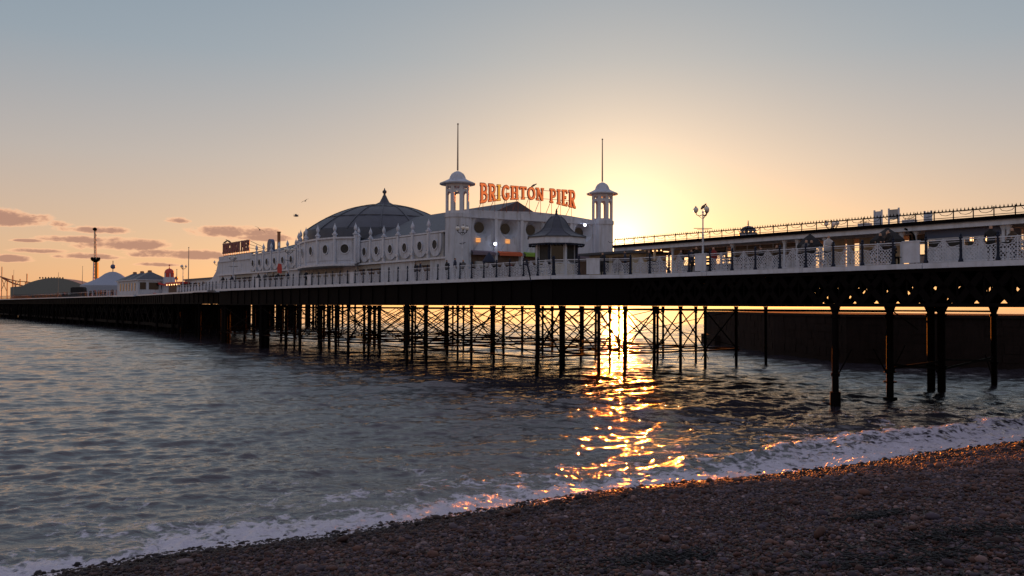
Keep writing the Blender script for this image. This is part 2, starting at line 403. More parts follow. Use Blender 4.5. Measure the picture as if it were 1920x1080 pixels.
def make_beach():
    m = bpy.data.materials.new('shingle'); m.use_nodes = True; t = m.node_tree; b = t.nodes['Principled BSDF']
    g = N(t, 'ShaderNodeNewGeometry')
    vo = N(t, 'ShaderNodeTexVoronoi', i_Scale=26.0); t.links.new(g.outputs['Position'], vo.inputs['Vector'])
    sp = N(t, 'ShaderNodeSeparateColor'); t.links.new(vo.outputs['Color'], sp.inputs[0])
    rp = N(t, 'ShaderNodeValToRGB'); t.links.new(sp.outputs[0], rp.inputs[0])
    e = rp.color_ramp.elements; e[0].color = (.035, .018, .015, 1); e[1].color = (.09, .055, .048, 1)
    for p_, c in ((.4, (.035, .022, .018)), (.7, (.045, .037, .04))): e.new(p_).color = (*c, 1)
    t.links.new(rp.outputs[0], b.inputs['Base Color'])
    bp = N(t, 'ShaderNodeBump', i_Strength=1.0, i_Distance=0.04); bp.invert = True; t.links.new(vo.outputs['Distance'], bp.inputs['Height']); t.links.new(bp.outputs[0], b.inputs['Normal'])
    b.inputs['Roughness'].default_value = .6
    M['shingle'] = m
    m = bpy.data.materials.new('pebble'); m.use_nodes = True; t = m.node_tree; b = t.nodes['Principled BSDF']
    a = N(t, 'ShaderNodeAttribute', attribute_name='pcol'); t.links.new(a.outputs['Color'], b.inputs['Base Color'])
    g = N(t, 'ShaderNodeAttribute', attribute_name='wet')
    mr = N(t, 'ShaderNodeMapRange'); b.inputs['Specular IOR Level'].default_value = .22; mr.inputs[3].default_value = .65; mr.inputs[4].default_value = .5; t.links.new(g.outputs['Fac'], mr.inputs[0]); t.links.new(mr.outputs[0], b.inputs['Roughness'])
    M['pebble'] = m
    th = np.linspace(-R(80), R(80), 420); rr = np.concatenate([np.geomspace(1.2, 60, 330), np.geomspace(64, 260, 20)])
    T, Rr = np.meshgrid(th, rr); X = np.sin(T) * Rr; Y = np.cos(T) * Rr
    Zb = beach_z(X, Y)
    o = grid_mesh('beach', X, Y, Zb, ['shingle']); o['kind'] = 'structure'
    # loose pebbles
    n = 330000
    th = rng.uniform(-R(35), R(36), n * 2); rr = np.sqrt(rng.uniform(8 ** 2, 42 ** 2, n * 2))
    x = np.sin(th) * rr; y = np.cos(th) * rr
    d, par = sdist(x, y)
    keep = (d > -.5) & (rng.random(len(x)) < np.clip(1.15 - rr / 60, .35, 1))
    x, y, d, rr = [q[keep][:n] for q in (x, y, d, rr)]
    n = len(x)
    z = beach_z(x, y)
    phi = (1 + 5 ** .5) / 2
    iv = np.array([(-1, phi, 0), (1, phi, 0), (-1, -phi, 0), (1, -phi, 0), (0, -1, phi), (0, 1, phi), (0, -1, -phi), (0, 1, -phi), (phi, 0, -1), (phi, 0, 1), (-phi, 0, -1), (-phi, 0, 1)]) / math.hypot(1, phi)
    fi = np.array([(0, 11, 5), (0, 5, 1), (0, 1, 7), (0, 7, 10), (0, 10, 11), (1, 5, 9), (5, 11, 4), (11, 10, 2), (10, 7, 6), (7, 1, 8), (3, 9, 4), (3, 4, 2), (3, 2, 6), (3, 6, 8), (3, 8, 9), (4, 9, 5), (2, 4, 11), (6, 2, 10), (8, 6, 7), (9, 8, 1)])
    size = rng.lognormal(math.log(.0145), .42, n) * np.clip(.85 + rr / 60, .9, 1.5)
    size = np.where(rng.random(n) < .02, size * 2.1, size)
    ax = np.stack([size * rng.uniform(.9, 1.6, n), size * rng.uniform(.75, 1.15, n), size * rng.uniform(.5, .85, n)], -1)
    an = rng.uniform(0, 2 * math.pi, n); ti = rng.normal(0, .3, n)
    v = iv[None] * ax[:, None, :] * (1 + rng.uniform(-.16, .16, (n, 12, 1)))
    c, s_ = np.cos(ti)[:, None], np.sin(ti)[:, None]
    vy = v[..., 1] * c - v[..., 2] * s_; vz = v[..., 1] * s_ + v[..., 2] * c
    c, s_ = np.cos(an)[:, None], np.sin(an)[:, None]
    vx = v[..., 0] * c - vy * s_; vy = v[..., 0] * s_ + vy * c
    lift = size * rng.uniform(.1, .75, n)
    co = np.stack([vx + x[:, None], vy + y[:, None], vz + (z + lift)[:, None]], -1).reshape(-1, 3)
    q = (fi[None] + (np.arange(n) * 12)[:, None, None]).reshape(-1, 3)
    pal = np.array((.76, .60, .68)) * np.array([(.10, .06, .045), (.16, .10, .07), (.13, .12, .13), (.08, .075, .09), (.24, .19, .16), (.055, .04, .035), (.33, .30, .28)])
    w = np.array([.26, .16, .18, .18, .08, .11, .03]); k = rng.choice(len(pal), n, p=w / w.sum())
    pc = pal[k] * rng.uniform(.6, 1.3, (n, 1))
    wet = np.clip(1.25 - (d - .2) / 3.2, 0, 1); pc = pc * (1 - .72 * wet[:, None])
    pcv = np.repeat(np.concatenate([pc, np.ones((n, 1))], 1), 12, 0)
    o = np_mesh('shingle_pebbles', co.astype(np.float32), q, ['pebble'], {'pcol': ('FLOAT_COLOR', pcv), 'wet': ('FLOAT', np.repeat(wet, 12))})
    tag(o, 'loose brown and grey pebbles covering the beach in the foreground', 'shingle', kind='stuff')
make_beach()

def make_sea():
    m = bpy.data.materials.new('sea_water'); m.use_nodes = True; t = m.node_tree; b = t.nodes['Principled BSDF']
    b.inputs['Base Color'].default_value = (.034, .031, .040, 1); b.inputs['IOR'].default_value = 1.65; b.inputs['Roughness'].default_value = .055
    g = N(t, 'ShaderNodeNewGeometry')
    mp = N(t, 'ShaderNodeMapping'); mp.inputs['Rotation'].default_value = (0, 0, R(-20)); mp.inputs['Scale'].default_value = (.6, 1.5, 1); t.links.new(g.outputs['Position'], mp.inputs['Vector'])
    n1 = N(t, 'ShaderNodeTexNoise', i_Scale=3.6, i_Detail=5.0, i_Roughness=.55, i_Distortion=.5); t.links.new(mp.outputs[0], n1.inputs['Vector'])
    n2 = N(t, 'ShaderNodeTexNoise', i_Scale=.35, i_Detail=3.0, i_Roughness=.5); t.links.new(mp.outputs[0], n2.inputs['Vector'])
    b2 = N(t, 'ShaderNodeBump', i_Strength=.5, i_Distance=.18); t.links.new(n2.outputs[0], b2.inputs['Height'])
    b1 = N(t, 'ShaderNodeBump', i_Strength=1.0, i_Distance=.04); t.links.new(n1.outputs[0], b1.inputs['Height']); t.links.new(b2.outputs[0], b1.inputs['Normal'])
    t.links.new(b1.outputs[0], b.inputs['Normal'])
    # foam: a second surface mixed in by the foam attribute broken up with noise
    fa = N(t, 'ShaderNodeAttribute', attribute_name='foam')
    n3 = N(t, 'ShaderNodeTexNoise', i_Scale=1.7, i_Detail=6.0, i_Roughness=.64, i_Distortion=1.2); t.links.new(g.outputs['Position'], n3.inputs['Vector'])
    vo = N(t, 'ShaderNodeTexVoronoi', feature='DISTANCE_TO_EDGE', i_Scale=2.6)
    nm = N(t, 'ShaderNodeTexNoise', i_Scale=1.7, i_Detail=3.0); t.links.new(g.outputs['Position'], nm.inputs['Vector'])
    vadd = N(t, 'ShaderNodeVectorMath', operation='ADD'); t.links.new(g.outputs['Position'], vadd.inputs[0]); t.links.new(nm.outputs['Color'], vadd.inputs[1]); t.links.new(vadd.outputs[0], vo.inputs['Vector'])
    web = mth(t, 'SUBTRACT', .22, vo.outputs['Distance'])
    f1 = mth(t, 'ADD', mth(t, 'MULTIPLY', fa.outputs['Fac'], 1.05), mth(t, 'MULTIPLY', mth(t, 'SUBTRACT', n3.outputs[0], .5), 2.9))
    f1 = mth(t, 'ADD', f1, mth(t, 'MULTIPLY', web, 1.3))
    mr = N(t, 'ShaderNodeMapRange', interpolation_type='SMOOTHSTEP'); mr.inputs[1].default_value = .50; mr.inputs[2].default_value = 1.05; t.links.new(f1, mr.inputs[0])
    gate = mth(t, 'MULTIPLY', mr.outputs[0], mth(t, 'MULTIPLY', fa.outputs['Fac'], 4.0, clamp=True))
    fb = N(t, 'ShaderNodeBsdfPrincipled'); fb.inputs['Base Color'].default_value = (.64, .60, .70, 1); fb.inputs['Roughness'].default_value = .28
    nb = N(t, 'ShaderNodeTexNoise', i_Scale=14.0, i_Detail=4.0); t.links.new(g.outputs['Position'], nb.inputs['Vector'])
    bb = N(t, 'ShaderNodeBump', i_Strength=1.0, i_Distance=.09); t.links.new(nb.outputs[0], bb.inputs['Height']); t.links.new(bb.outputs[0], fb.inputs['Normal'])
    mx = N(t, 'ShaderNodeMixShader'); t.links.new(gate, mx.inputs[0]); t.links.new(b.outputs[0], mx.inputs[1]); t.links.new(fb.outputs[0], mx.inputs[2])
    t.links.new(mx.outputs[0], t.nodes['Material Output'].inputs[0])
    M['sea_water'] = m
    th = np.linspace(-R(42), R(42), 1050)
    rr = np.concatenate([np.geomspace(11, 45, 460), np.geomspace(45.08, 260, 760), np.geomspace(262, 30000, 90)])
    T, Rr = np.meshgrid(th, rr); X = np.sin(T) * Rr; Y = np.cos(T) * Rr
    d, par = sdist(X, Y)
    off = -d                                            # metres out from the waterline
    H = np.zeros_like(X)
    kd = np.array([.50, -.87])
    cell = Rr * .0024
    r2 = np.random.default_rng(5)
    warp = fbm(X * .06, Y * .06, 3) * 5
    warp2 = fbm(X * .25 + 50, Y * .25, 3) * 1.6
    for i in range(96):
        L = float(np.exp(r2.uniform(math.log(.32), math.log(3.6))))
        spread = r2.normal(0, .30 if L > 2 else .42)
        spread += -.42 if i % 3 else 0.0; c, s_ = math.cos(spread), math.sin(spread); kx, ky = kd[0] * c - kd[1] * s_, kd[0] * s_ + kd[1] * c
        A = (.0050 * L ** .8 if L < 2.0 else .0050 * 2 ** .8 * (2 / L) ** .6) * r2.uniform(.6, 1.3)
        ph = r2.uniform(0, 6.28)
        w = 2 * math.pi / L
        arg = w * (X * kx + Y * ky) + ph + (warp if L > 2 else warp2 * 2.2)
        fade = np.clip((L / (cell * 3.0) - 1), 0, 1)
        s = np.sin(arg)
        H += A * fade * (s + .35 * np.abs(s))
    for L, A, ph in ((6.5, .045, 0.6), (10.0, .06, 2.0), (19, .06, .3)):
        H += A * np.sin(2 * math.pi / L * (X * kd[0] + Y * kd[1]) + ph + warp * 1.1) * np.clip(260 / Rr, 0, 1)
    H *= .55 + 1.0 * fbm(X * .035 + 8, Y * .035, 3)
    H *= np.clip(off / 5.0, .12, 1)
    # the last waves before the beach: a low roller, higher to the right
    right = 1 / (1 + np.exp(-(X - 9.5) / 1.8))
    n1 = fbm(par * .45 + 3, off * .3, 3); n2 = fbm(X * 1.3, Y * 1.3, 4)
    ridge_c = 2.2 + 1.4 * (n1 - .45) * 3 + 1.3 * right
    ridge = np.exp(-((off - ridge_c) / (.55 + .35 * right)) ** 2)
    H += ridge * (.06 + .16 * right) * (.15 + 1.6 * n2)
    lead = np.exp(-((off - .35) / .35) ** 2)
    H += lead * .05 * (.3 + n2)
    width = 1.35 + 2.0 * (n1 - .35) * 2 + 2.8 * right
    foam = np.clip(1.25 - np.clip(off, 0, None) / np.maximum(width, .7), 0, 1)
    foam = np.maximum(foam, ridge * (.35 + .6 * right))
    foam = np.maximum(foam, .38 * np.clip(1.2 - off / (7 + 8 * right), 0, 1) * (fbm(X * .5, Y * .5 + 7, 3) > .46))
    foam = np.where(off < -.8, 0, foam)
    H += foam * ((fbm(X * 5, Y * 5, 4) - .45) * .16 + (fbm(X * 1.6, Y * 1.6 + 9, 3) - .45) * .22)
    bz = beach_z(X, Y)
    swash = (off < 0.3)
    H = np.where(swash, np.maximum(H, np.minimum(bz + .02, .10 + .12 * n1)), H)
    H = np.where(off < -1.6, -.6, H)
    o = grid_mesh('sea', X, Y, H, ['sea_water'], {'foam': ('FLOAT', foam)})
    o['kind'] = 'structure'
make_sea()

# ------------------------------------------------------------------ the pier
# plan of the deck edge in (s, v): narrow approach, wide platform, narrow link with two bays, wide head
EDGE = [(2, 41.2), (42.1, 41.2), (46.8, 38.4), (116.8, 38.4), (117.0, 41.6), (s_at(391, 40.4), 41.6), (s_at(390, 40.3), 40.3), (s_at(364, 40.3), 40.3), (s_at(363, 41.8), 41.8),
        (s_at(340, 42.5), 42.6), (s_at(339, 42.5), 42.6), (s_at(315, 43.5), 43.6), (175, 45.5), (193, 47.4), (480, 47.4)]
FAR = [(480, 112), (200, 98), (185, 62), (117, 62), (116.8, 65), (46.8, 65), (42.1, 60.6), (2, 60.6)]
pier = thing('pier', 'long iron and timber pleasure pier standing in the sea on braced iron columns', 'pier', P(27, 41.2, 0))
mb = MB(); mb.plan(PF, EDGE + FAR, ZD - .16, ZD); mb.build('deck', 'timber_deck', pier)
mb = MB()
for (a, b) in zip(EDGE[:-1], EDGE[1:]):
    if abs(a[1] - b[1]) > 2.5 and abs(a[0] - b[0]) < 1: continue
    n_ = 1
    pa, pb = P(*a, 0), P(*b, 0); L = (pb - pa).length; k = max(1, int(L / 6.0))
    dn = Vector(((pb - pa).y, -(pb - pa).x, 0)).normalized()
    if dn.dot(V) > 0: dn = -dn
    for i in range(k):
        q0 = pa + (pb - pa) * (i / k) + dn * .02; q1 = pa + (pb - pa) * ((i + 1) / k) + dn * .02
        if k > 1: q1 = q1 - (pb - pa).normalized() * .03
        fr = Frame(q0, q1 - q0, dn); mb.box(fr, 0, (q1 - q0).length, 0, .10, B0, ZD + .03)
mb.build('deck_fascia', 'white_trim', pier)

def lattice(mb, a, b, z0, z1, pitch=1.1, w=.10, ch=.16):
    a, b = Vector(a), Vector(b); d = b - a; L = d.length; k = max(1, round(L / pitch))
    mb.bar(a + Z * (z1 - ch / 2), b + Z * (z1 - ch / 2), .22, ch); mb.bar(a + Z * (z0 + ch / 2), b + Z * (z0 + ch / 2), .22, ch)
    for i in range(k):
        p, q = a + d * (i / k), a + d * ((i + 1) / k)
        mb.bar(p + Z * (z0 + ch), q + Z * (z1 - ch), w * .5, w); mb.bar(p + Z * (z1 - ch), q + Z * (z0 + ch), w * .5, w)
        mb.bar(p + Z * (z0 + ch), p + Z * (z1 - ch), .06, .12)
ZG = 5.22
lines_n = [41.45, 46.8, 52.5, 59.4]
for v in lines_n:
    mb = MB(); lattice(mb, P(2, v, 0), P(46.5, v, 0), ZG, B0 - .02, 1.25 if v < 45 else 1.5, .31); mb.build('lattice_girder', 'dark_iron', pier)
mb = MB()
for s in np.arange(3, 46, 1.45): mb.box(PF, s, s + .28, 41.35, 60.3, 6.62, B0 - .02)
mb.build('cross_joists', 'dark_iron', pier)
def plate(poly, z0, z1):
    mb = MB()
    for a, b in zip(poly[:-1], poly[1:]):
        pa, pb = P(*a, 0), P(*b, 0); L = (pb - pa).length
        if L < .4: continue
        fr = Frame(pa, pb - pa); mb.box(fr, 0, L, .02, .12, z0 + .12, z1); mb.box(fr, 0, L, -.1, .24, z0, z0 + .12)
        for i in range(int(L / 2.4)): mb.box(fr, i * 2.4, i * 2.4 + .1, -.07, .02, z0 + .12, z1); mb.box(fr, i * 2.4, i * 2.4 + .1, .12, .2, z0 + .12, z1)
    return mb
plate([(40.3, 41.5), (42.3, 41.5), (47.1, 38.75), (116.6, 38.75)], ZG, B0 - .02).build('plate_girder', 'dark_iron', pier)
for v in (44.7, 50.4, 56.5, 64.5):
    plate([(44, v), (116.6, v)], ZG + .25, B0 - .02).build('plate_girder', 'dark_iron', pier)
mb = MB()
for s in np.arange(47.6, 116.6, 2.4): mb.box(PF, s, s + .3, 38.9, 64.6, 6.0, B0 - .02)
mb.build('cross_joists', 'dark_iron', pier)
plate([(117, 41.9), (150, 42.3), (164, 44.2), (193.2, 47.7), (480, 47.7)], 5.35, B0 - .02).build('plate_girder', 'dark_iron', pier)
for v in (48, 56): plate([(117, v), (193, v + 2)], 5.6, B0 - .02).build('plate_girder', 'dark_iron', pier)

def column(s, v, r=.19, double=False, style=0):
    mb = MB()
    ps = [P(s, v, 0)] if not double else [P(s, v, 0), P(s + .9, v + .5, 0)]
    for p in ps:
        mb.tube(p + Z * -1.5, p + Z * ZG, r, r * .95, 10)
        if style == 1: mb.tube(p + Z * -1.5, p + Z * .72, r * 1.55, r * 1.5, 12)
        if style == 2:
            mb.tube(p + Z * -.6, p + Z * .12, r * 1.9, n=12)
            mb.tube(p + Z * .95, p + Z * 1.03, r * 1.8, n=12); mb.tube(p + Z * 1.5, p + Z * 1.58, r * 1.6, n=12)
        for z in (1.62, 4.7): mb.tube(p + Z * (z - .09), p + Z * (z + .09), r * 1.32, n=10)
        mb.tube(p + Z * (ZG - .32), p + Z * ZG, r, r * 1.6, 10)
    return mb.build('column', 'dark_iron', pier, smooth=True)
def bent(s, vs, r=.17, zt=1.55, style=0, tie=True, skip=()):
    for i, v in enumerate(vs): column(s + (.35 if i % 2 else 0), v, r, style=style if i == 0 else 0)
    mb = MB()
    for i, (a, b) in enumerate(zip(vs[:-1], vs[1:])):
        if i in skip: continue
        pa, pb = P(s + (.35 if i % 2 else 0), a, 0), P(s + (0 if i % 2 else .35), b, 0)
        if tie: mb.bar(pa + Z * zt, pb + Z * zt, .10, .13); mb.bar(pa + Z * (zt + .28), pb + Z * (zt + .12), .06, .08)
        mb.bar(pa + Z * (zt + .1), pb + Z * 4.9, .075); mb.bar(pa + Z * 4.9, pb + Z * (zt + .1), .075)
        mb.bar(pa + Z * 4.95, pb + Z * 4.95, .09, .14)
        mb.tube((pa + pb) / 2 + Z * ((zt + 5) / 2 - .08), (pa + pb) / 2 + Z * ((zt + 5) / 2 + .08), .11, n=6)
        for q, o in ((pa, pb), (pb, pa)):
            w_ = (o - q).normalized(); mb.bar(q + Z * (zt - .05), q + w_ * .45 + Z * (zt - .75), .045)
    mb.build('cross_brace', 'dark_iron', pier)
# the near bent of the approach: thick single columns
for (v, kw) in ((41.5, dict(r=.18, style=1)), (46.8, dict(r=.2, style=2)), (52.5, dict(r=.24, double=True)), (59.2, dict(r=.19))):
    column(27.0, v, **kw)
mb = MB()
for va, vb, z0, z1 in ((46.8, 52.5, 1.75, 1.95), (46.8, 52.5, 1.95, 1.5), (52.5, 59.2, 2.05, 1.75), (52.5, 59.2, 1.45, 2.0)):
    mb = MB(); mb.bar(P(27, va, z0), P(27, vb, z1), .09, .12); mb.build('cross_brace', 'dark_iron', pier)
for va, dv, z0, z1 in ((41.5, 1.5, 1.35, 2.9), (46.8, -1.7, 1.15, 2.9), (46.8, 1.6, 1.3, 3.0), (52.5, -1.1, .5, 2.2), (59.2, -1.2, .3, 2.2), (46.8, 3, 5.1, 3.9)):
    mb = MB(); mb.bar(P(27, va, z0), P(27, va + dv, z1), .05); mb.build('stay_rod', 'dark_iron', pier)
bent(7.0, [41.5, 46.8, 52.5, 59.2], r=.24)
WV = [38.8, 41.3, 44.7, 47.7, 50.6, 54.0, 56.6, 61.0, 64.6]
bent(48.9, WV, r=.13, skip=(7,))
for s_, v0_ in ((54.5, 46), (60.5, 48), (72.8, 42.6), (84.4, 40.2), (95.8, 40.5), (107.8, 41)): bent(s_, list(np.arange(v0_, 64.8, 5.4)), r=.115)
bent(67.2, [38.8, 41.0, 45.6, 48.4, 53.5, 57.0, 61.0, 64.6], r=.13)
bent(78.6, [38.8, 41.2, 46, 50.5, 56, 60.5, 64.6], r=.14)
bent(90.2, [38.8, 41.4, 46.5, 52, 57.5, 64.6], r=.15)
bent(101.5, [38.8, 42, 47.5, 54, 64.6], r=.20)
bent(114.3, [38.9, 44, 52, 60], r=.24)
for s in (125.5, 136.5, 148): bent(s, [42.2 + (s - 125) * .02, 45.6, 51, 58], r=.2)
column(s_at(424, 39.6), 39.6, r=.62); column(s_at(500, 39.4), 39.4, r=.40)
# ties running along the pier between the bents
mb = MB()
for v in (38.8, 44.7, 50.6, 61):
    for a, b in ((48.9, 67.2), (67.2, 78.6), (78.6, 90.2), (90.2, 101.5), (101.5, 114.3)):
        mb.bar(P(a, v, 1.5), P(b, v, 1.65), .09, .12); mb.bar(P(a, v, 1.75), P(b, v, 4.9), .05); mb.bar(P(a, v, 4.9), P(b, v, 1.75), .05)
for a, b in ((27, 48.9),):
    for v in (46.8, 59.2): mb.bar(P(a, v, 4.95), P(b, v, 4.95), .08, .12)
mb.build('tie_bars', 'dark_iron', pier)
# the dense forest of piles under the distant head: beyond counting
mb = MB()
r3 = random.Random(3)
for s in np.arange(158, 460, 4.6):
    v0 = 46 if s < 175 else 48.0
    for v in np.arange(v0, v0 + (20 if s < 185 else 46), 5.0):
        p = P(s + r3.uniform(-.8, .8), v + r3.uniform(-.6, .6), 0); mb.tube(p - Z, p + Z * 5.4, .24 if s < 200 else .34, n=5, caps=False)
    for v in (v0, v0 + 10): mb.bar(P(s, v, 1.3), P(s + 4.6, v + .1, 5.0), .22); mb.bar(P(s, v, 5), P(s + 4.6, v + .1, 1.2), .22)
    mb.box(PF, s, s + 4.6, v0 - .1, v0 + .12, 1.1, 1.7)
    if s > 190: mb.box(PF, s, s + 4.6, v0 + .3, v0 + .5, 3.4, 4.4)
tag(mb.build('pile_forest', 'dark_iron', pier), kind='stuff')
plate([(193, 60), (460, 60)], .2, B0 - .02).build('plate_girder', 'dark_iron', pier)

# ------------------------------------------------------------------ the breakwater
bwk = thing('breakwater', 'dark stone breakwater wall with a flat coping standing in the sea behind the pier', 'breakwater', (28, 100, 0))
W = [(28, 127), (28.6, 96), (30.2, 79.5), (38, 73.8), (52, 69), (90, 60)]
back = [(98, 72), (60, 85), (44, 100), (38, 127)]
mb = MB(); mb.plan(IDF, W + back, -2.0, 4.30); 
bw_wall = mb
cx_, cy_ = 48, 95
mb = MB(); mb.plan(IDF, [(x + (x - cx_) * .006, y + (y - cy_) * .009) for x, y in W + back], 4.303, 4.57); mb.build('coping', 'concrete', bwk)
mb = bw_wall
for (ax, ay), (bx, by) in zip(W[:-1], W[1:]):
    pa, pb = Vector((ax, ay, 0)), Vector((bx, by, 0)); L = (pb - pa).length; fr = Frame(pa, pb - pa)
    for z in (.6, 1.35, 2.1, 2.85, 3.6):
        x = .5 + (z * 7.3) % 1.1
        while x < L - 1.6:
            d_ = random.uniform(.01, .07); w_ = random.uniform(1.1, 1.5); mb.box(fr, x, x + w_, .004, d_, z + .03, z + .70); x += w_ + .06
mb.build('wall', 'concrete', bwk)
mb = MB(); mb.plan(IDF, [(27.4, 127.5), (27.4, 119), (28.1, 119), (28.1, 127.5)], -2, 1.35); mb.build('landing_step', 'concrete', bwk)

# ------------------------------------------------------------------ the palace building
BW = 42.8
T1 = P(65.1, 42.7, 0); T1 = Vector((-4.85, 77.7, 0)); T2 = Vector((8.73, 85.2, 0))
FA = (T2 - T1).normalized(); FN = Vector((FA.y, -FA.x, 0)); FL = (T2 - T1).length       # FN points at the camera side
def sv(w): return (w.dot(U), w.dot(V))
s1, v1 = sv(T1); s2, v2 = sv(T2)
pal = thing('amusement_hall', 'long white seaside hall with a low grey dome, two corner towers and round windows', 'amusement hall', P(s1, BW, ZD))
SW = Frame(P(0, BW, 0), U, -V)          # side wall frame: a = s, n towards the camera
FW = Frame(T1, FA, FN)
SE = 128.9
z_par, z_side, z_gf = B0 + 6.75, B0 + 4.85, B0 + 2.45
GZ = ZD + .003
# solid body behind the dressed fronts
mb = MB()
mb.plan(PF, [(s1 + .5, BW + .35), (SE, BW + .35), (SE, 58), (s2 + .5, 58)], GZ, z_side - .15)
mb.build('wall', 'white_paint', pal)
sd = [s_at(px, BW) for px in (838, 806, 777, 714, 669, 644, 600, 561, 535, 500, 472, 440, 407)]
kinds = ['w', 'o', 'w', 'o', 'w', 'r', 'r', 'w', 'o', 'w', 'o', 'w']
for a, b, k in zip(sd[:-1], sd[1:], kinds):
    if k == 'w': mb = MB(); mb.box(SW, a, b, -.34, .0, GZ, z_gf - .06); mb.build('lower_wall', 'white_paint', pal)
for a, b, k in zip(sd[:-1], sd[1:], kinds):
    if k == 'o':
        mb = MB(); mb.box(SW, a + .02, b - .02, -.33, -.28, GZ, z_gf - .06); mb.build('shop_opening', 'shop_dark', pal)
        mb = MB(); mb.box(SW, a + (b - a) * .62, a + (b - a) * .68, -.27, -.1, GZ, z_gf - .08); mb.box(SW, a + .03, b - .03, -.27, -.12, z_gf - .5, z_gf - .08); mb.build('shop_frame', 'grey_panel', pal)
    elif k == 'r':
        mb = MB(); mb.box(SW, a + .02, b - .02, -.33, -.26, GZ, z_gf - .06)
        for i in range(1, 5): mb.box(SW, a + (b - a) * i / 5, a + (b - a) * i / 5 + .06, -.26, -.22, GZ, z_gf - .06)
        mb.build('shutter', 'grey_panel', pal)
mb = MB()
mb.box(SW, s1 + 1.0, sd[5] - .1, -.34, .28, z_gf - .05, z_gf + .12); mb.box(SW, sd[7], SE, -.34, .28, z_gf - .05, z_gf + .12)
mb.box(SW, s1 + 1.0, sd[4], -.3, .12, z_side - .02, z_side + .12); mb.box(SW, sd[7], sd[10], -.3, .12, z_side - .02, z_side + .12)
mb.build('cornice', 'white_trim', pal)

def finial(p, k=1.0, name='finial', par=pal):
    k *= .84; mb = MB(); h = .27 * k
    mb.lathe(p, [(h * .75, 0), (h * .8, .12 * k), (h * .45, .2 * k), (h * .38, .32 * k), (h * .72, .46 * k), (h * .82, .6 * k), (h * .7, .78 * k), (h * .4, .98 * k), (h * .16, 1.12 * k), (h * .05, 1.3 * k)], 10)
    return mb.build(name, 'white_trim', par, smooth=True)
def round_window(fr, a, z, r, n0, par=pal, mt='dull_glass'):
    mb = MB(); mb.prism(fr, circ(a, z, r, 20), n0, n0 + .03); w = mb.build('window', mt, par, base=fr.p(a, n0, z))
    w.location = Vector(w['_w']) - Vector(par['_w']) if par is not None else w['_w']
    mb = MB(); ring(mb, fr, a, z, r, r * 1.2, n0, n0 + .09); f = mb.build('window_frame', 'white_trim', w)
    return w
def reparent(ob, par): ob.parent = par
def side_bays(xs, zt, ztop, zb=z_gf + .12, ub=None):
    # one upper-storey bay per pair of boundary pixels: base wall, raised U-shaped panel, round window, pilaster with finial
    ss = [s_at(x, BW) for x in xs]
    mb = MB(); mb.box(SW, ss[0], ss[-1], -.34, 0, zb, zt); mb.build('upper_wall', 'grey_panel', pal)
    for a, b in zip(ss[:-1], ss[1:]):
        c = (a + b) / 2; r = (b - a) / 2 - .16; zc = zb + r + .12
        mb = MB(); mb.prism(SW, [(c - r, zt - .1), *circ(c, zc, r, 14, math.pi, 2 * math.pi, False), (c + r, zt - .1)], .003, .14)
        mb.build('panel', 'white_paint', pal)
        round_window(SW, c, zb + (zt - zb) * .52, .42, .145)
    return ss
ss1 = side_bays([831, 805, 775, 747.6, 721, 696, 675], z_side, 0)
ss3 = side_bays([556, 540, 524, 509.6, 495, 482, 470], z_side, 0)
for s in ss1[1:-1] + ss3[:-1]:
    mb = MB(); mb.box(SW, s - .16, s + .16, .003, .22, z_gf + .13, z_side + .18); mb.box(SW, s - .24, s + .24, -.06, .30, z_side + .18, z_side + .30)
    mb.box(SW, s - .2, s + .2, .003, .3, z_gf + .5, z_gf + .75)
    mb.build('pilaster', 'white_trim', pal); finial(SW.p(s, .11, z_side + .30))
# end block, plain, with a higher flat roof line
mb = MB(); a = s_at(470, BW); mb.box(SW, a, SE + .2, -.34, 0, z_gf + .13, B0 + 5.2); mb.box(SW, a - .05, SE + .3, .003, .14, B0 + 4.35, B0 + 4.5)
mb.box(SW, s_at(452, BW), s_at(440, BW), .004, .03, B0 + 3.0, B0 + 3.9); mb.build('end_block', 'white_paint', pal)
# curved wing wall that sweeps down at the sea end
mb = MB(); mb.prism(SW, [(SE + .2, GZ), (SE + 9, GZ), (SE + 8.4, B0 + 1.0), (SE + 6, B0 + 1.6), (SE + 3.2, B0 + 2.1), (SE + 1.4, B0 + 3.1), (SE + .7, B0 + 4.2), (SE + .2, B0 + 4.6)], -.3, -.02); mb.build('wing_wall', 'white_paint', pal)
# bow bay under the dome
BP = [(s_at(x, v), v) for x, v in ((673, 43.1), (666, 42.2), (627, 40.7), (595, 40.2), (573, 40.4), (563, 41.2))] + [(99.0, 42.3), (100.2, 43.4)]
zb_, zt_ = z_gf - .02, B0 + 5.32
mb = MB(); mb.plan(PF, BP, zb_, zt_); mb.build('bow_bay', 'white_paint', pal)
mb = MB()
outw = lambda k: [(92.5 + (s - 92.5) * k, 50.4 + (v - 50.4) * k) for s, v in BP]
mb.plan(PF, outw(1.03), zb_ - .1, zb_ + .12); mb.plan(PF, outw(1.018), zt_ - .12, zt_ + .06); mb.build('bay_cornice', 'white_trim', pal)
for i, (a, b) in enumerate(zip(BP[:-1], BP[1:])):
    pa, pb = P(*a, 0), P(*b, 0); fr = Frame(pa, pb - pa); 
    if fr.n.dot(V) > 0: fr.n = -fr.n
    L = (pb - pa).length
    if L > 1.6:
        mb = MB(); mb.box(fr, .3, L - .3, .003, .06, zb_ + .5, zt_ - .5); mb.build('panel', 'white_paint', pal)
        round_window(fr, L / 2, (zb_ + zt_) / 2 + .25, .47, .065)
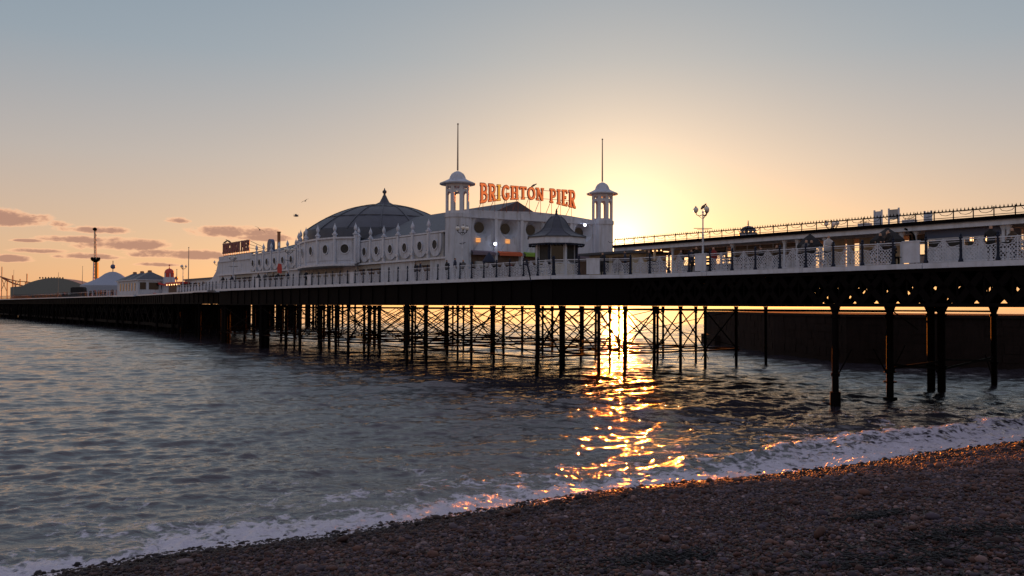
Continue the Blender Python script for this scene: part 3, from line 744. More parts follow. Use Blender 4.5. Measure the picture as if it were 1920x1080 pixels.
for s, v in BP[1:-1]:
    c = P(s, v, 0); mb = MB(); mb.lathe(c + Z * zb_, [(.2, .12), (.2, zt_ - zb_ + .25), (.3, zt_ - zb_ + .3), (.3, zt_ - zb_ + .42)], 8); mb.build('pilaster', 'white_trim', pal); finial(c + Z * (zt_ + .42), 1.05)
s = s_at(673.5, 42.6); mb = MB(); mb.lathe(P(s, 42.5, z_side), [(.18, -2.2), (.18, .5), (.26, .55), (.26, .65)], 8); mb.build('pilaster', 'white_trim', pal); finial(P(s, 42.5, z_side + .65), .9)
# roofs
mb = MB()
rz = B0 + 8.1
def gable(mb, sa, sb, v0, v1, ze, zr, hip0=0, hip1=0, ov=0):
    vm = (v0 + v1) / 2
    mb.add([P(sa, v0, ze), P(sb, v0, ze), P(sb, v1, ze), P(sa, v1, ze), P(sa + hip0, vm, zr), P(sb - hip1, vm, zr)],
           [(0, 1, 5, 4), (2, 3, 4, 5), (3, 0, 4), (1, 2, 5), (0, 3, 2, 1)])
gable(mb, s1 + 1.4, 92, BW - .05, 58, z_side - .14, rz)
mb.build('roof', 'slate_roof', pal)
mb = MB(); gable(mb, 96, 121, BW + .2, 58, z_side - .14, B0 + 6.9, 0, 2); mb.box(PF, s_at(470, BW) + .1, SE, BW + .36, 57.9, z_side - .14, B0 + 5.05); mb.build('roof', 'slate_roof', pal)
mb = MB(); c = P(92.8, 50.4, B0)
dp = [(9.4, 5.4), (9.4, 6.5)] + [(r_, 10.12 - .0395 * r_ ** 2) for r_ in np.linspace(9.35, .3, 12)]
mb.lathe(c, dp, 32, 0.1); dome = mb.build('dome', 'lead_roof', pal, smooth=True)
mb = MB()
for i in range(16):
    a = 2 * math.pi * i / 16 + .1; mb.path([c + Vector((math.cos(a) * r * 1.004, math.sin(a) * r * 1.004, z + .03)) for r, z in dp[1:]], .12, .08)
for j in (5, 9):
    r, z = dp[j]; mb.path([c + Vector((math.cos(t) * (r + .03), math.sin(t) * (r + .03), z + .02)) for t in np.linspace(0, 2 * math.pi, 33)], .10, .06)
mb.build('dome_rib', 'slate_roof', dome)
mb = MB(); mb.lathe(c + Z * 10.08, [(1.35, -.1), (1.1, .10), (.6, .35), (.36, .8), (.2, 1.15), (.14, 1.2), (.13, 1.4), (.25, 1.5), (.25, 1.7), (.1, 1.82), (.04, 2.05)], 12); mb.build('spire', 'lead_roof', pal, smooth=True)
mb = MB(); s = s_at(522, 46); mb.tube(P(s, 46, B0 + 5.2), P(s, 46, B0 + 8.0), .22, n=10); mb.tube(P(s, 46, B0 + 8.0), P(s, 46, B0 + 8.12), .28, n=10); mb.build('flue', 'rust_pole', pal)
s = s_at(504, 43.6); mb = MB(); fr = Frame(P(0, 43.6, 0), U, -V); mb.prism(fr, [(s - .75, B0 + 4.9), *circ(s, B0 + 6.1, .75, 10, math.pi, 0, False), (s + .75, B0 + 4.9)], -.5, 0); mb.build('dormer', 'blue_paint', pal)
# front wall: five bays, each with a deep round cone-shaped recess
nb = 5; fa0, fa1 = 1.1, FL - .95; bw = (fa1 - fa0) / nb
zc = B0 + 5.25; za, zb2 = GZ, z_par - .65
mb = MB()
for i in range(nb):
    a0, a1 = fa0 + i * bw, fa0 + (i + 1) * bw; ca = (a0 + a1) / 2 + .12
    rect_hole(mb, FW, a0, a1, B0 + 3.0, zb2, ca, zc, .98, 0, 40, .5, -.85)
mb.box(FW, fa0, fa1, -.3, 0, GZ, B0 + 3.0)
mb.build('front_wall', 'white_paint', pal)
mb = MB(); mb.box(FW, fa0, fa1, -1.2, -.9, B0 + 2.8, z_par - .2); mb.build('front_backing', 'white_paint', pal)
mb = MB(); mb.prism(FW, [(fa0 - .4, zb2), (fa1 + .4, zb2), (fa1 + .4, z_par - .35), (FL * .72, z_par), (FL * .5, z_par + .12), (FL * .28, z_par), (fa0 - .4, z_par - .05)], -.3, .16)
mb.box(FW, fa0 - .3, fa1 + .3, .003, .24, zb2 - .1, zb2 + .02); mb.build('parapet', 'white_paint', pal)
for i in range(nb + 1):
    a = fa0 + i * bw; mb = MB(); mb.box(FW, a - .14, a + .14, .003, .2, GZ, z_par - .15); mb.build('pilaster', 'white_trim', pal)
for i in range(nb):
    ca = fa0 + (i + .5) * bw + .12; mb = MB(); mb.prism(FW, circ(ca, zc, .49, 20), -.86, -.82); mb.build('window', 'dark_glass', pal)
    # bell-shaped raised hood below the recess, over the stall front
    mb = MB(); mb.prism(FW, [(ca - 1.25, B0 + 2.95), (ca - .9, B0 + 3.15), (ca - .62, B0 + 3.6), (ca - .3, B0 + 4.0), (ca + .3, B0 + 4.0), (ca + .62, B0 + 3.6), (ca + .9, B0 + 3.15), (ca + 1.25, B0 + 2.95)], .003, .10); mb.build('panel', 'white_paint', pal)
# stall fronts along the front wall
for i, (mt, nm) in enumerate((('purple_awning', 'a'), ('orange_awning', 'b'), ('green_awning', 'c'), ('purple_awning', 'd'), ('purple_awning', 'e'))):
    ca = fa0 + (i + .5) * bw; hw = bw * .40
    mb = MB(); mb.prism(FW, [(ca - hw, GZ), (ca - hw, B0 + 2.75), (ca + hw, B0 + 2.75), (ca + hw, GZ)], .005, .03); mb.build('shop_opening', 'shop_dark', pal)
    mb = MB(); fr = FW
    vs = [fr.p(ca - hw - .1, .03, B0 + 3.12), fr.p(ca + hw + .1, .03, B0 + 3.12), fr.p(ca + hw + .1, .55, B0 + 2.95), fr.p(ca - hw - .1, .55, B0 + 2.95)]
    mb.hexa([v - Z * .06 for v in vs] + vs); mb.hexa([x for x in (fr.p(ca - hw - .1, .55, B0 + 2.68), fr.p(ca + hw + .1, .55, B0 + 2.68), fr.p(ca + hw + .1, .59, B0 + 2.68), fr.p(ca - hw - .1, .59, B0 + 2.68), fr.p(ca - hw - .1, .55, B0 + 2.95), fr.p(ca + hw + .1, .55, B0 + 2.95), fr.p(ca + hw + .1, .59, B0 + 2.95), fr.p(ca - hw - .1, .59, B0 + 2.95))])
    mb.build('awning', mt, pal)
    if i == 0:
        mb = MB(); mb.box(FW, ca - hw + .1, ca + hw * .1, .5, .9, GZ, B0 + 2.1); mb.build('booth', 'grey_panel', pal)
    mb = MB(); mb.box(FW, ca - hw, ca + hw, .06, .6, GZ, ZD + .85); mb.build('counter', 'shop_dark', pal)
# lit panels and floodlights on the front
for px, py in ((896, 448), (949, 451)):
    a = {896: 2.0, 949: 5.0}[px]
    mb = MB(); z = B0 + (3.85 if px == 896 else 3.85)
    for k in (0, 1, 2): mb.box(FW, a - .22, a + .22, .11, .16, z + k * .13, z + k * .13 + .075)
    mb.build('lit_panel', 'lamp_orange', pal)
for a, z in ((3.55, B0 + 3.72), (13.2, B0 + 5.9)):
    mb = MB(); mb.lathe(FW.p(a, .45, z), [(.02, -.13), (.1, -.09), (.13, 0), (.1, .09), (.02, .13)], 10); fl = mb.build('floodlight', 'lamp_white', pal, smooth=True)
    mb = MB(); mb.bar(FW.p(a, .2, z + .15), FW.p(a, .5, z + .15), .06); mb.box(FW, a - .1, a + .1, .3, .38, z - .1, z + .2); mb.build('bracket', 'grey_panel', fl)

def tower(c, zE, name, rr=1.13):
    t = pal
    mb = MB(); zo = zE - 2.75                 # bottom of the open lantern
    mb.lathe(c, [(rr, GZ - .0), (rr, zo - .35)], 8, math.pi / 8)
    mb.lathe(c, [(rr * 1.08, zo - .35), (rr * 1.08, zo)], 8, math.pi / 8)
    mb.lathe(c, [(rr * 1.12, GZ), (rr * 1.12, ZD + .5)], 8, math.pi / 8)
    tw = mb.build('tower', 'white_paint', t)
    mb = MB()
    for i in range(8):
        a = math.pi / 8 + i * math.pi / 4; q = c + Vector((math.cos(a), math.sin(a), 0)) * (rr - .02)
        a2 = a + math.pi / 4; q2 = c + Vector((math.cos(a2), math.sin(a2), 0)) * (rr - .02)
        fr = Frame(Vector((q.x, q.y, 0)), q2 - q); L = (q2 - q).length
        if fr.n.dot((q + q2) / 2 - c) < 0: fr.n = -fr.n
        h = L / 2; w_ = h * .54; t1 = zE - 1.05
        mb.box(fr, 0, h - w_, -.10, 0, zo, zE - .34); mb.box(fr, h + w_, L, -.10, 0, zo, zE - .34)
        mb.prism(fr, [(h - w_, t1)] + [(h + w_ * math.cos(R(180 - q_)), t1 + w_ * math.sin(R(q_))) for q_ in (0, 45, 90, 135, 180)] + [(h + w_, t1), (h + w_, t1 + .42), (h - w_, t1 + .42)], -.098, -.004)
        mb.bar(fr.p(h, -.05, t1 + .4), fr.p(h, -.05, zE - .34), .05)
        mb.box(fr, h - w_, h + w_, -.09, -.01, zo, zo + .22)
    mb.lathe(c, [(rr * .98, zE - .38), (rr * .98, zE - .12)], 8, math.pi / 8)
    mb.build('lantern_columns', 'white_trim', tw)
    mb = MB(); mb.lathe(c, [(rr * .5, zE - .34), (rr * .5, zE - .28)], 8); mb.build('lantern_ceiling', 'cream_paint', tw)
    mb = MB(); R1 = rr * 1.40
    mb.lathe(c, [(R1, zE - .16), (R1 * 1.02, zE - .06), (R1 * .78, zE + .10), (R1 * .55, zE + .27), (R1 * .47, zE + .36), (R1 * .43, zE + .56), (R1 * .34, zE + .80), (R1 * .18, zE + .97), (R1 * .06, zE + 1.04)], 16, math.pi / 8)
    cap = mb.build('tower_cap', 'white_paint', tw, smooth=True)
    mb = MB(); mb.tube(c + Z * (zE + 1.1), c + Z * (zE + 5.2), .075, .045, 8); mb.lathe(c + Z * (zE + 5.2), [(.02, -.05), (.08, 0), (.08, .06), (.02, .12)], 8); mb.build('flagpole', 'wood_pole', tw)
    return tw
tower(T1, z_at(343, T1), 't'); tower(T2, z_at(362, T2), 't', 1.08)

# ------------------------------------------------------------------ the lit sign on the roof
# every letter is drawn as strokes in a unit cell and warped to a flat top and an arched foot
def arc(cx, cy, rx, ry, a0, a1, n=8): return [(cx + rx * math.cos(R(a0 + (a1 - a0) * i / n)), cy + ry * math.sin(R(a0 + (a1 - a0) * i / n))) for i in range(n + 1)]
T_, H_ = .22, .11
def serif(x, y, w=.2): return ([(x - w, y), (x + w, y)], .10)
GL = {
 'B': (.80, [([(.22, 0), (.22, 1)], T_), ([(.05, .95), (.45, .95)] + arc(.45, .735, .24, .215, 90, -90) + [(.25, .52)], H_ + .03), ([(.25, .50), (.46, .50)] + arc(.46, .275, .28, .225, 90, -90) + [(.05, .05)], H_ + .04)]),
 'R': (.84, [([(.22, 0), (.22, 1)], T_), ([(.05, .95), (.45, .95)] + arc(.45, .72, .25, .23, 90, -90) + [(.25, .49)], H_ + .03), ([(.42, .50), (.70, .05)], T_ * .9), serif(.22, .05), serif(.70, .05, .15)]),
 'I': (.46, [([(.23, 0), (.23, 1)], T_), serif(.23, .95), serif(.23, .05)]),
 'G': (.86, [(arc(.46, .5, .34, .43, 50, 335, 14), .18), ([(.62, .10), (.62, .42)], .17), ([(.46, .42), (.82, .42)], .10), ([(.72, .72), (.72, .95)], .10)]),
 'H': (.92, [([(.22, 0), (.22, 1)], T_), ([(.70, 0), (.70, 1)], T_), ([(.22, .5), (.70, .5)], H_), serif(.22, .95), serif(.22, .05), serif(.70, .95), serif(.70, .05)]),
 'T': (.80, [([(.40, 0), (.40, 1)], T_), ([(.03, .94), (.77, .94)], H_ + .02), ([(.07, .74), (.07, .97)], .09), ([(.73, .74), (.73, .97)], .09), serif(.40, .05)]),
 'O': (.88, [(arc(.44, .5, .34, .43, 0, 360, 20), .19)]),
 'N': (.92, [([(.18, 0), (.18, 1)], .13), ([(.18, .97), (.72, .03)], T_), ([(.74, 0), (.74, 1)], .13), serif(.18, .05, .16), serif(.10, .95, .14), serif(.74, .95, .16)]),
 'P': (.76, [([(.22, 0), (.22, 1)], T_), ([(.05, .95), (.43, .95)] + arc(.43, .70, .25, .25, 90, -90) + [(.25, .45)], H_ + .03), serif(.22, .05)]),
 'E': (.74, [([(.22, 0), (.22, 1)], T_), ([(.05, .95), (.66, .95)], H_), ([(.2, .52), (.52, .52)], H_), ([(.05, .05), (.68, .05)], H_), ([(.64, .76), (.64, .97)], .09), ([(.66, .04), (.66, .27)], .09), ([(.5, .42), (.5, .62)], .07)]),
}
def stroke_quads(pts, w):
    out = []
    for i, (p, q) in enumerate(zip(pts[:-1], pts[1:])):
        dx, dy = q[0] - p[0], q[1] - p[1]; L = math.hypot(dx, dy) or 1; nx, ny = -dy / L * w / 2, dx / L * w / 2
        ex, ey = dx / L * w * .1, dy / L * w * .1
        if i == 0 and i == len(pts) - 2: ex = ey = 0
        out.append([(p[0] + nx - ex, p[1] + ny - ey), (p[0] - nx - ex, p[1] - ny - ey), (q[0] - nx + ex, q[1] - ny + ey), (q[0] + nx + ex, q[1] + ny + ey)])
    return out
def sign_text(text, fr, a0, a1, ztop, hfun, par, face, rim, depth=.14, gap=.10, space=.55, gold=None):
    tot = sum((GL[c][0] + gap) if c != ' ' else space for c in text) - gap; k = (a1 - a0) / tot; x = 0
    for j, ch in enumerate(text):
        if ch == ' ': x += space; continue
        w, strokes = GL[ch]
        for nm, extra, n0, n1, mt in (('letter', -.035, 0, depth, face), ('letter_rim', .045, -.06, depth - .03, rim)):
            mb = MB(); e = 0
            for pts, sw in strokes:
                for qd in stroke_quads(pts, sw + extra):
                    e += 1
                    pl = []
                    for (gx, gz) in qd:
                        a = a0 + (x + gx) * k; h = hfun(a); pl.append((a, ztop - (1 - gz) * h))
                    mb.prism(fr, pl, n0 + e * .0011, n1 + e * .0011)
            if nm == 'letter': L0 = mb.build('letter', gold if (gold and j == 2) else mt, par)
            else: mb.build('letter_rim', mt, L0)
        x += w + gap
SF = Frame(T1 + FN * .35 - Z * 0, FA, FN)
sgn = thing('pier_sign', 'glowing orange serif letters reading BRIGHTON PIER between the two corner towers', 'sign', T1 + FA * 7.1 + Z * (z_par + .1))
zt = CZ + 10.98
sign_text('BRIGHTON PIER', SF, 2.0, 12.15, zt, lambda a: 1.12 + .60 * abs((a - 7.3) / 5.1) ** 1.6, sgn, 'letter_face', 'letter_rim', gold='letter_gold')
mb = MB()
for a in (2.4, 3.6, 4.8, 6.0, 7.2, 8.4, 9.6, 10.6, 11.8):
    z1 = zt - (1.0 + .55 * abs((a - 7.3) / 5.1) ** 1.6); mb.bar(SF.p(a, -.1, z_par - .1), SF.p(a, -.1, zt - .3), .04); mb.bar(SF.p(a - .3, -1.3, z_par - .7), SF.p(a + .05, -.1, z1 + .3), .035)
mb.bar(SF.p(2.1, -.1, zt - .18), SF.p(12.1, -.1, zt - .18), .04); mb.bar(SF.p(2.1, -.1, zt - .95), SF.p(12.1, -.1, zt - .95), .04)
mb.build('sign_frame', 'coaster_steel', sgn)
s2_ = thing('roof_sign', 'dark unlit letters on a steel frame above the sea end of the hall', 'sign', P(123, 43.3, B0 + 5.2))
FR2 = Frame(P(SE - .1, 43.3, 0), -U, -V)
sign_text('BRIGHTON PIER', FR2, 0, 10.6, B0 + 7.1, lambda a: 1.4, s2_, 'far_letter', 'far_letter', depth=.1, gap=.05, space=.4)
mb = MB()
for i in range(12): mb.bar(FR2.p(i * .95 + .1, -.08, B0 + 5.1), FR2.p(i * .95 + .1, -.08, B0 + 7.15), .06)
for z in (5.66, 7.1): mb.bar(FR2.p(0, -.08, B0 + z), FR2.p(10.6, -.08, B0 + z), .07)
for z in (7.0, 6.5, 6.0): mb.bar(FR2.p(10.6, -.08, B0 + z), FR2.p(17.5, -1.2, B0 + 5.0), .05)
mb.box(FR2, .5, 15.0, -.5, .1, B0 + 5.3, B0 + 5.36)
mb.build('sign_frame', 'coaster_steel', s2_)

# ------------------------------------------------------------------ railings along the deck edge
PW = 1.64
def lattice_panel():
    mb = MB(); w = PW; t = .026
    top = lambda x: .80 + .30 * max(0, 1 - abs(x - w / 2) / .30) ** 1.3 + .04 * math.cos((x - w / 2) / w * 12)
    def seg(x0, z0, x1, z1, th=t): mb.bar((x0, 0, z0), (x1, 0, z1), th * .6, th)
    k = .155
    for d in (1, -1):
        x0 = -1.2
        while x0 < w + 1.2:
            pts = []
            for i in range(25):
                z = .08 + i * .04; x = x0 + d * (z - .08) * .85
                if .06 < x < w - .06 and z < top(x): pts.append((x, z))
            if len(pts) > 1: seg(*pts[0], *pts[-1])
            x0 += k
    pts = [(.06 + (w - .12) * i / 22) for i in range(23)]
    for a, b in zip(pts[:-1], pts[1:]): seg(a, top(a), b, top(b), .035)
    seg(w / 2, .06, w / 2, 1.12, .045); seg(.05, .08, w - .05, .08, .04)
    for sx in (-1, 1):
        for (cx, cz, r) in ((.22, .55, .12), (.30, .30, .10), (.16, .86, .07)):
            c = [(w / 2 + sx * (cx + r * math.cos(R(q))), cz + r * math.sin(R(q))) for q in range(0, 361, 45)]
            for a, b in zip(c[:-1], c[1:]): seg(*a, *b, .035)
    return mb
def post_mb():
    mb = MB(); mb.lathe((0, 0, 0), [(.12, 0), (.12, .12), (.08, .2), (.06, .45), (.075, .62), (.06, .7), (.062, 1.12), (.09, 1.15), (.09, 1.2), (.045, 1.25), (.07, 1.3), (.02, 1.38)], 8); return mb
def lm(mb, name, m_):     # local mesh kept as a template
    o = mb.build(name, m_); me = o.data; bpy.data.objects.remove(o); return me
PANEL, POST = lm(lattice_panel(), 'lattice_panel', 'white_trim'), lm(post_mb(), 'post', 'rail_paint')
def solid_panel_mb():
    mb = MB(); mb.box(IDF, .3, 1.15, -.03, .03, .08, 1.14); mb.box(IDF, .27, 1.18, -.05, .05, 1.1, 1.16); return mb
SOLID = lm(solid_panel_mb(), 'board_panel', 'white_trim')
def child(name, me, par, loc, rz=0):
    o = bpy.data.objects.new(name, me); col.objects.link(o); o.parent = par; o.location = loc; o.rotation_euler = (0, 0, rz); return o
def railing(a, b, label, solids=(), panels=True, n=None, post=True):
    a, b = Vector(a), Vector(b); d = b - a; L = d.length; n = n or max(1, round(L / PW)); w = L / n
    t = thing('railing', label, 'railing', a, 'railings along the edge of the pier deck', math.atan2(d.y, d.x), True)
    for i in range(n + 1):
        if i < n or n < 4: child('post', POST, t, (i * w, 0, 0))
    mb = MB(); mb.box(IDF, 0, L - .05, -.035, .035, 1.07, 1.12); mb.box(IDF, 0, L - .05, -.02, .02, .98, 1.0); o = mb.build('handrail', 'white_trim'); o.parent = t
    if panels:
        for i in range(n): 
            c = child('board_panel' if i in solids else 'lattice_panel', SOLID if i in solids else PANEL, t, (i * w, 0, 0)); c.scale = (w / PW, 1, 1)
    return t
zr_ = ZD + .003
railing(P(15.3, 41.33, zr_), P(42.0, 41.33, zr_), 'railing of white lattice panels beside the long shelter', solids=(4, 12))
railing(P(42.1, 41.3, zr_), P(46.7, 38.55, zr_), 'short angled railing below the pagoda kiosk', solids=(1,))
railing(P(46.8, 38.52, zr_), P(116.4, 38.52, zr_), 'long railing running beside the amusement hall', solids=(18, 24, 33))
railing(P(118, 41.8, zr_), P(149, 42.5, zr_), 'distant railing between the hall and the hipped pavilion')
# far railing: same posts, wider spacing
railing(P(213.5, 47.6, zr_), P(420, 47.6, zr_), 'farthest railing, in front of the big tent and fairground hall', panels=False, n=80)

# ------------------------------------------------------------------ pagoda kiosk
def kiosk(c, label, k=1.0):
    t = thing('kiosk', label, 'kiosk', c)
    zb = 0; H = B0 - ZD
    mb = MB(); mb.lathe(c, [(1.55 * k, .003), (1.55 * k, 2.75)], 8, math.pi / 8); w = mb.build('wall', 'cream_paint', t)
    for i in range(8):
        a = i * math.pi / 4; q = Vector((math.cos(a), math.sin(a), 0)); fr = Frame(c + q * (1.55 * k * math.cos(math.pi / 8)), Vector((-q.y, q.x, 0)), q)
        mb = MB(); mb.box(fr, -.45, .45, .005, .03, 1.15, 2.55); wn = mb.build('window', 'dull_glass' if i % 3 else 'dark_glass', t)
        mb = MB()
        for x in (-.5, .45): mb.box(fr, x, x + .05, .005, .06, 1.1, 2.6)
        mb.box(fr, -.45, .45, .005, .06, 1.08, 1.15); mb.box(fr, -.45, .45, .005, .06, 2.55, 2.62); mb.build('window_frame', 'white_trim', wn)
        a2 = a + math.pi / 8; q2 = c + Vector((math.cos(a2), math.sin(a2), 0)) * 1.72 * k
        mb = MB(); mb.tube(q2 + Z * .003, q2 + Z * 2.85, .10, n=8); mb.build('post', 'rail_paint' if i % 2 else 'white_trim', t)
    mb = MB(); e = z_at(449, c) - ZD; R1 = 2.42 * k; hk = (z_at(403, c) - ZD - e) / 2.32
    mb.lathe(c, [(R1 * .97, e - .1), (R1, e - .38), (R1 * 1.0, e + .08), (R1 * .5, e + .1)], 8, math.pi / 8); mb.build('valance', 'white_trim', t)
    mb = MB()
    for i in range(8):      # hanging scalloped edge
        a = math.pi / 8 + i * math.pi / 4; a2 = a + math.pi / 4
        p, q = c + Vector((math.cos(a), math.sin(a), 0)) * R1 * .97, c + Vector((math.cos(a2), math.sin(a2), 0)) * R1 * .97
        fr = Frame(p, q - p); L = (q - p).length
        for j in range(6): mb.prism(fr, circ(L * (j + .5) / 6, e - .4, L / 12, 6, math.pi, 2 * math.pi, False), 0, .05)
    mb.build('scallops', 'rail_paint', t)
    mb = MB()
    mb.lathe(c, [(R1 * 1.04, e + .08 * hk), (R1 * 1.04, e + .18 * hk), (R1 * .78, e + .42 * hk), (R1 * .60, e + .68 * hk), (R1 * .48, e + 1.0 * hk), (R1 * .40, e + 1.4 * hk), (R1 * .30, e + 1.8 * hk), (R1 * .17, e + 2.15 * hk), (R1 * .06, e + 2.32 * hk), (.05, e + 2.36 * hk)], 8, math.pi / 8)
    rf = mb.build('roof', 'lead_roof', t)
    prof = [(R1 * 1.04, e + .18 * hk), (R1 * .78, e + .42 * hk), (R1 * .60, e + .68 * hk), (R1 * .48, e + 1.0 * hk), (R1 * .40, e + 1.4 * hk), (R1 * .30, e + 1.8 * hk), (R1 * .17, e + 2.15 * hk)]
    for i in range(8):
        a = math.pi / 8 + i * math.pi / 4; mb = MB(); mb.path([c + Vector((math.cos(a) * r, math.sin(a) * r, z + .02)) for r, z in prof], .05); mb.build('roof_rib', 'slate_roof', rf)
    mb = MB(); mb.lathe(c + Z * (e + 2.3 * hk), [(.06, 0), (.12, .08), (.05, .16), (.09, .24), (.02, .5)], 8); mb.build('finial', 'rail_paint', rf)
    return t
kv = 42.2; kiosk(P(s_at(1043, kv), kv, ZD), 'octagonal kiosk with a flared blue-grey pagoda roof at the corner railing', .93)

# ------------------------------------------------------------------ the long shelter and the white shops under one roof
sh = thing('promenade_shelter', 'long flat-roofed shelter with a spiked roof crest, white posts and glazed screens', 'shelter', P(30, 50, ZD))
sa, sb = 11.0, s_at(1152, 47.2)
e = B0 + 2.75
mb = MB(); mb.box(PF, sa, sb, 47.0, 53.6, e - .10, e + .12); mb.build('roof', 'slate_roof', sh)
mb = MB(); mb.box(PF, sa, sb, 46.97, 46.998, e - .07, e + .12); mb.box(PF, sa, sb, 53.6, 53.63, e - .16, e + .14); mb.build('gutter', 'dark_iron', sh)
mb = MB(); mb.box(PF, sa, sb, 47.12, 47.3, e - .36, e - .10); mb.box(PF, sa, sb, 53.3, 53.5, e - .36, e - .10); mb.box(PF, sa, sb, 50.1, 50.3, e - .3, e - .1); mb.build('beam', 'white_trim', sh)
mb = MB()
for v in (47.25, 53.4):
    mb.bar(P(sa, v, e + .55), P(sb, v, e + .55), .06); mb.bar(P(sa, v, e + .22), P(sb, v, e + .22), .03)
    s = sa
    while s < sb:
        mb.bar(P(s, v, e + .12), P(s, v, e + .64), .045)
        mb.path([P(s + .05 + .0 * q, v, 0) + U * (.35 * (1 - math.cos(R(q)))) + Z * (e + .5 - .16 * math.sin(R(q))) for q in range(0, 181, 45)], .025)
        s += 1.05
    s = sa
    while v < 50 and s < sb:
        mb.add([P(s - .05, v, e + .56), P(s + .05, v, e + .56), P(s, v - .04, e + .56), P(s, v, e + .73)], [(0, 1, 3), (1, 2, 3), (2, 0, 3), (0, 2, 1)])
        s += .2
cr = mb.build('roof_crest', 'dark_iron', sh)
# posts at the front edge
for px in (1892, 1883, 1717, 1692, 1548, 1496, 1472, 1374, 1262, 1228, 1203):
    s = s_at(px, 47.5); mb = MB(); mb.box(PF, s - .07, s + .07, 47.4, 47.54, ZD + .003, e - .365); mb.lathe(P(s, 47.47, e - .62), [(.1, 0), (.2, .25)], 8); mb.build('post', 'white_trim' if px > 1230 else 'cream_paint', sh)
def far_post(px, mt='cream_paint', w=.12):
    s = s_at(px, 53.4); mb = MB(); mb.box(PF, s - w / 2, s + w / 2, 53.35, 53.35 + w, ZD + .003, e - .365); mb.build('post', mt, sh)
for px in (1270, 1316, 1352, 1540, 1640, 1690, 1707): far_post(px)
# spine screens at v = 50.2: (from pixel, to pixel, kind)
def screen(x0, x1, kind, v=50.2):
    a, b = s_at(x1, v), s_at(x0, v); zt = e - .31
    if kind == 'solid':
        mb = MB(); mb.box(PF, a, b, v - .05, v + .05, ZD + .003, zt); mb.build('screen', 'shop_dark', sh)
    elif kind == 'cream':
        mb = MB(); mb.box(PF, a, b, v - .05, v + .05, ZD + .003, zt); mb.box(PF, a, b, v - .09, v - .05, ZD + 1.0, ZD + 1.08); mb.build('screen', 'cream_paint', sh)
    elif kind in ('glass', 'half', 'dark'):
        mb = MB(); mb.box(PF, a, b, v - .05, v + .05, ZD + .003, ZD + .95); mb.build('screen', 'white_paint', sh)
        n = max(1, round((b - a) / 1.1)); mb = MB()
        for i in range(n + 1): x = a + (b - a - .08) * i / n; mb.box(PF, x, x + .08, v - .055, v + .055, ZD + .95, zt)
        mb.box(PF, a, b, v - .053, v + .053, ZD + .953, ZD + 1.03); mb.box(PF, a, b, v - .053, v + .053, zt - .35, zt - .27); mb.build('screen_frame', 'white_trim' if kind != 'dark' else 'rail_paint', sh)
        if kind == 'glass':
            mb = MB(); mb.box(PF, a, b, v - .01, v + .01, ZD + 1.03, zt); mb.build('pane', 'screen_glass', sh)
        if kind == 'dark':
            mb = MB(); mb.box(PF, a, b, v - .01, v + .01, zt - .6, zt); mb.build('pane', 'screen_glass', sh)
for x0, x1, k in ((1152, 1243, 'solid'), (1262, 1280, 'cream'), (1280, 1362, 'dark'), (1362, 1378, 'half'), (1378, 1529, 'glass'), (1547, 1585, 'cream'), (1589, 1602, 'cream'), (1612, 1690, 'cream'), (1706, 1738, 'dark'), (1885, 1960, 'half')):
    screen(x0, x1, k)
# row of warm bulbs under the eave by the hall
mb = MB()
for i in range(12):
    mb.lathe(P(s_at(1156 + i * 7.6, 47.3), 47.3, e - .50), [(.01, -.05), (.05, 0), (.01, .05)], 6)
mb.build('bulbs', 'warm_glow', sh)
# white shop built under the shelter roof
shop = thing('shop', 'white shop cabin with a dark fascia and four windows under the shelter roof', 'shop', P(19, 47.8, ZD))
a, b = s_at(1880, 47.8), s_at(1736, 47.8); K = Frame(P(0, 47.8, 0), U, -V)
zt = e - .38
mb = MB(); mb.box(K, a, b, -2.2, 0, ZD + .003, ZD + 1.12); mb.box(K, a, b, -2.2, -2.1, ZD + 1.12, zt); mb.build('wall', 'white_paint', shop)
mb = MB(); mb.box(K, a, b, -2.1, .06, zt - .42, zt); mb.build('fascia', 'blue_paint', shop)
for i in range(4):
    x0, x1 = a + (b - a) * i / 4, a + (b - a) * (i + 1) / 4
    if i > 1:
        mb = MB(); mb.box(K, x0 + .1, x1 - .1, -.12, -.1, ZD + 1.2, zt - .5); w = mb.build('window', 'dull_glass', shop)
    else:
        mb = MB(); mb.box(K, x0 + .5, x0 + .75, -.02, 0, ZD + 1.2, zt - .5); w = mb.build('window', 'dull_glass', shop)
    mb = MB(); mb.box(K, x0, x0 + .1, -.04, .04, ZD + 1.12, zt - .42); mb.box(K, x1 - .1, x1, -.04, .04, ZD + 1.12, zt - .42); mb.box(K, x0 + .1, x1 - .1, -.04, .05, ZD + 1.12, ZD + 1.2); mb.box(K, x0 + .1, x1 - .1, -.04, .04, zt - .5, zt - .42); mb.build('window_frame', 'white_trim', w)
for px in (1822, 1851):
    s = s_at(px, 47.85); mb = MB(); mb.lathe(P(s, 47.87, ZD + 1.62), [(.02, -.20), (.09, -.15), (.10, .1), (.04, .2)], 8); mb.build('window_sun_glow', 'warm_glow', shop)  # added glowing bodies, standing in for sunlight through the shop windows
